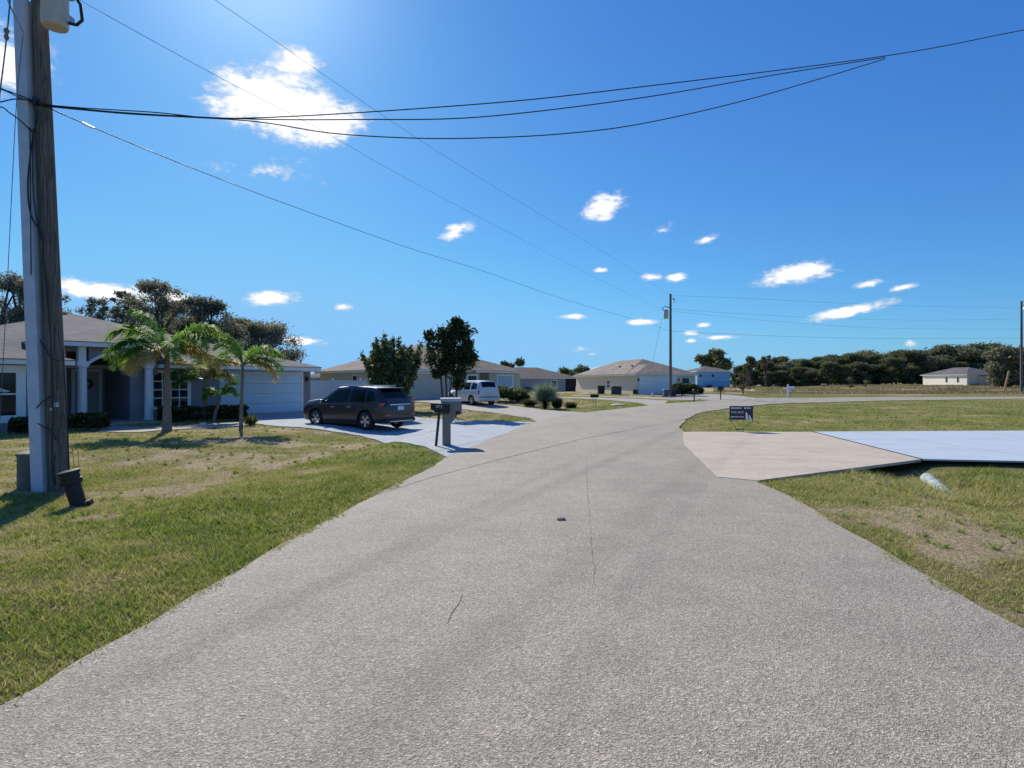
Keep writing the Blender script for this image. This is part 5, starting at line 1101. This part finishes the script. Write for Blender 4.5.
CLOUDS = [(262,98,52,24,22,1.15),(325,124,42,18,14,1.15),(290,112,46,20,15,1.4),(296,62,26,13,8,.9),(240,82,26,12,-20,.8),(8,62,38,30,25,.9),(270,170,40,9,10,.25),
    (270,298,26,7,3,.95),(100,291,60,9,-3,1.0),(172,298,24,9,-14,.9),(302,341,20,4,0,.9),(342,307,12,3,0,.5),(456,232,18,8,25,.75),(602,208,22,12,20,.95),
    (794,275,34,9,7,1.0),(848,311,37,5,10,1.0),(868,284,12,4,5,.8),(903,287,11,3.5,10,.8),(708,239,12,4,15,.6),(662,230,12,4,15,.4),(600,270,8,3,0,.7),(654,277,12,4,0,.7),(674,277,12,4,0,.9),
    (642,322,18,3,0,.9),(574,316,15,3,0,.7),(598,369,14,2.5,0,.4),(704,325,8,3,0,.8),(688,333,9,3,0,.6),(720,337,18,2.5,0,.6),(590,354,8,2,0,.4),(765,370,10,3,0,.4),(910,343,7,3,0,.6),(690,341,8,2,0,.6),(585,349,10,2,0,.4)]
fn = N_.new('ShaderNodeTexNoise'); fn.inputs['Scale'].default_value = 75; fn.inputs['Detail'].default_value = 6; fn.inputs['Roughness'].default_value = .65
dist = N_.new('ShaderNodeTexNoise'); dist.inputs['Scale'].default_value = 26; dist.inputs['Detail'].default_value = 9; dist.inputs['Roughness'].default_value = .62
mp = N_.new('ShaderNodeMapping'); mp.inputs['Scale'].default_value = (1, 1, 2.2); Lk.new(tc, mp.inputs[0]); Lk.new(mp.outputs[0], dist.inputs['Vector'])
Lk.new(mp.outputs[0], fn.inputs['Vector'])
big = N_.new('ShaderNodeTexNoise'); big.inputs['Scale'].default_value = 8; big.inputs['Detail'].default_value = 4; Lk.new(mp.outputs[0], big.inputs['Vector'])
cur = None
for px, py, rx, ry, ro, s in CLOUDS:
    d = Vector(((px-CX)/F, 1, (YH-py)/F)); L = d.length; d.normalize(); yaw = math.atan2(d.x, d.y); pit = math.asin(d.z)
    m = N_.new('ShaderNodeMapping'); m.vector_type = 'TEXTURE'; m.inputs['Location'].default_value = d
    m.inputs['Rotation'].default_value = (Matrix.Rotation(-yaw, 3, 'Z') @ Matrix.Rotation(pit, 3, 'X') @ Matrix.Rotation(R(-ro), 3, 'Y')).to_euler()
    m.inputs['Scale'].default_value = (rx/F/L*1.25, .6, ry/F/L*1.35); Lk.new(tc, m.inputs['Vector'])
    ln = N_.new('ShaderNodeVectorMath'); ln.operation = 'LENGTH'; Lk.new(m.outputs[0], ln.inputs[0])
    v = wm('MULTIPLY', wm('SUBTRACT', 1.0, ln.outputs['Value']), s)
    cur = v if cur is None else wm('MAXIMUM', cur, v)
cur = wm('MAXIMUM', cur, -.9)
dens = wm('ADD', wm('MULTIPLY', cur, 1.75), wm('ADD', wm('MULTIPLY', wm('SUBTRACT', dist.outputs['Fac'], .53), 2.4), wm('MULTIPLY', wm('SUBTRACT', fn.outputs['Fac'], .52), 1.3)))
mr = N_.new('ShaderNodeMapRange'); mr.interpolation_type = 'SMOOTHSTEP'; Lk.new(dens, mr.inputs[0]); mr.inputs[1].default_value = -.05; mr.inputs[2].default_value = 1.15
sh = N_.new('ShaderNodeMapRange'); Lk.new(dens, sh.inputs[0]); sh.inputs[1].default_value = .2; sh.inputs[2].default_value = 1.0; sh.inputs[3].default_value = 5.0; sh.inputs[4].default_value = 7.6
cc = N_.new('ShaderNodeCombineXYZ'); Lk.new(sh.outputs[0], cc.inputs[0]); Lk.new(sh.outputs[0], cc.inputs[1]); Lk.new(wm('MULTIPLY', sh.outputs[0], 1.03), cc.inputs[2])
mixc = N_.new('ShaderNodeMix'); mixc.data_type = 'RGBA'; Lk.new(mr.outputs[0], mixc.inputs['Factor']); Lk.new(grade, mixc.inputs[6]); Lk.new(cc.outputs[0], mixc.inputs[7])
Lk.new(mixc.outputs[2], bg.inputs['Color'])
vs_ = scene.view_settings; vs_.view_transform = 'Standard'; vs_.look = 'None'; vs_.gamma = 1; vs_.use_curve_mapping = False; vs_.exposure = .5
scene.render.resolution_x = 1024; scene.render.resolution_y = 768
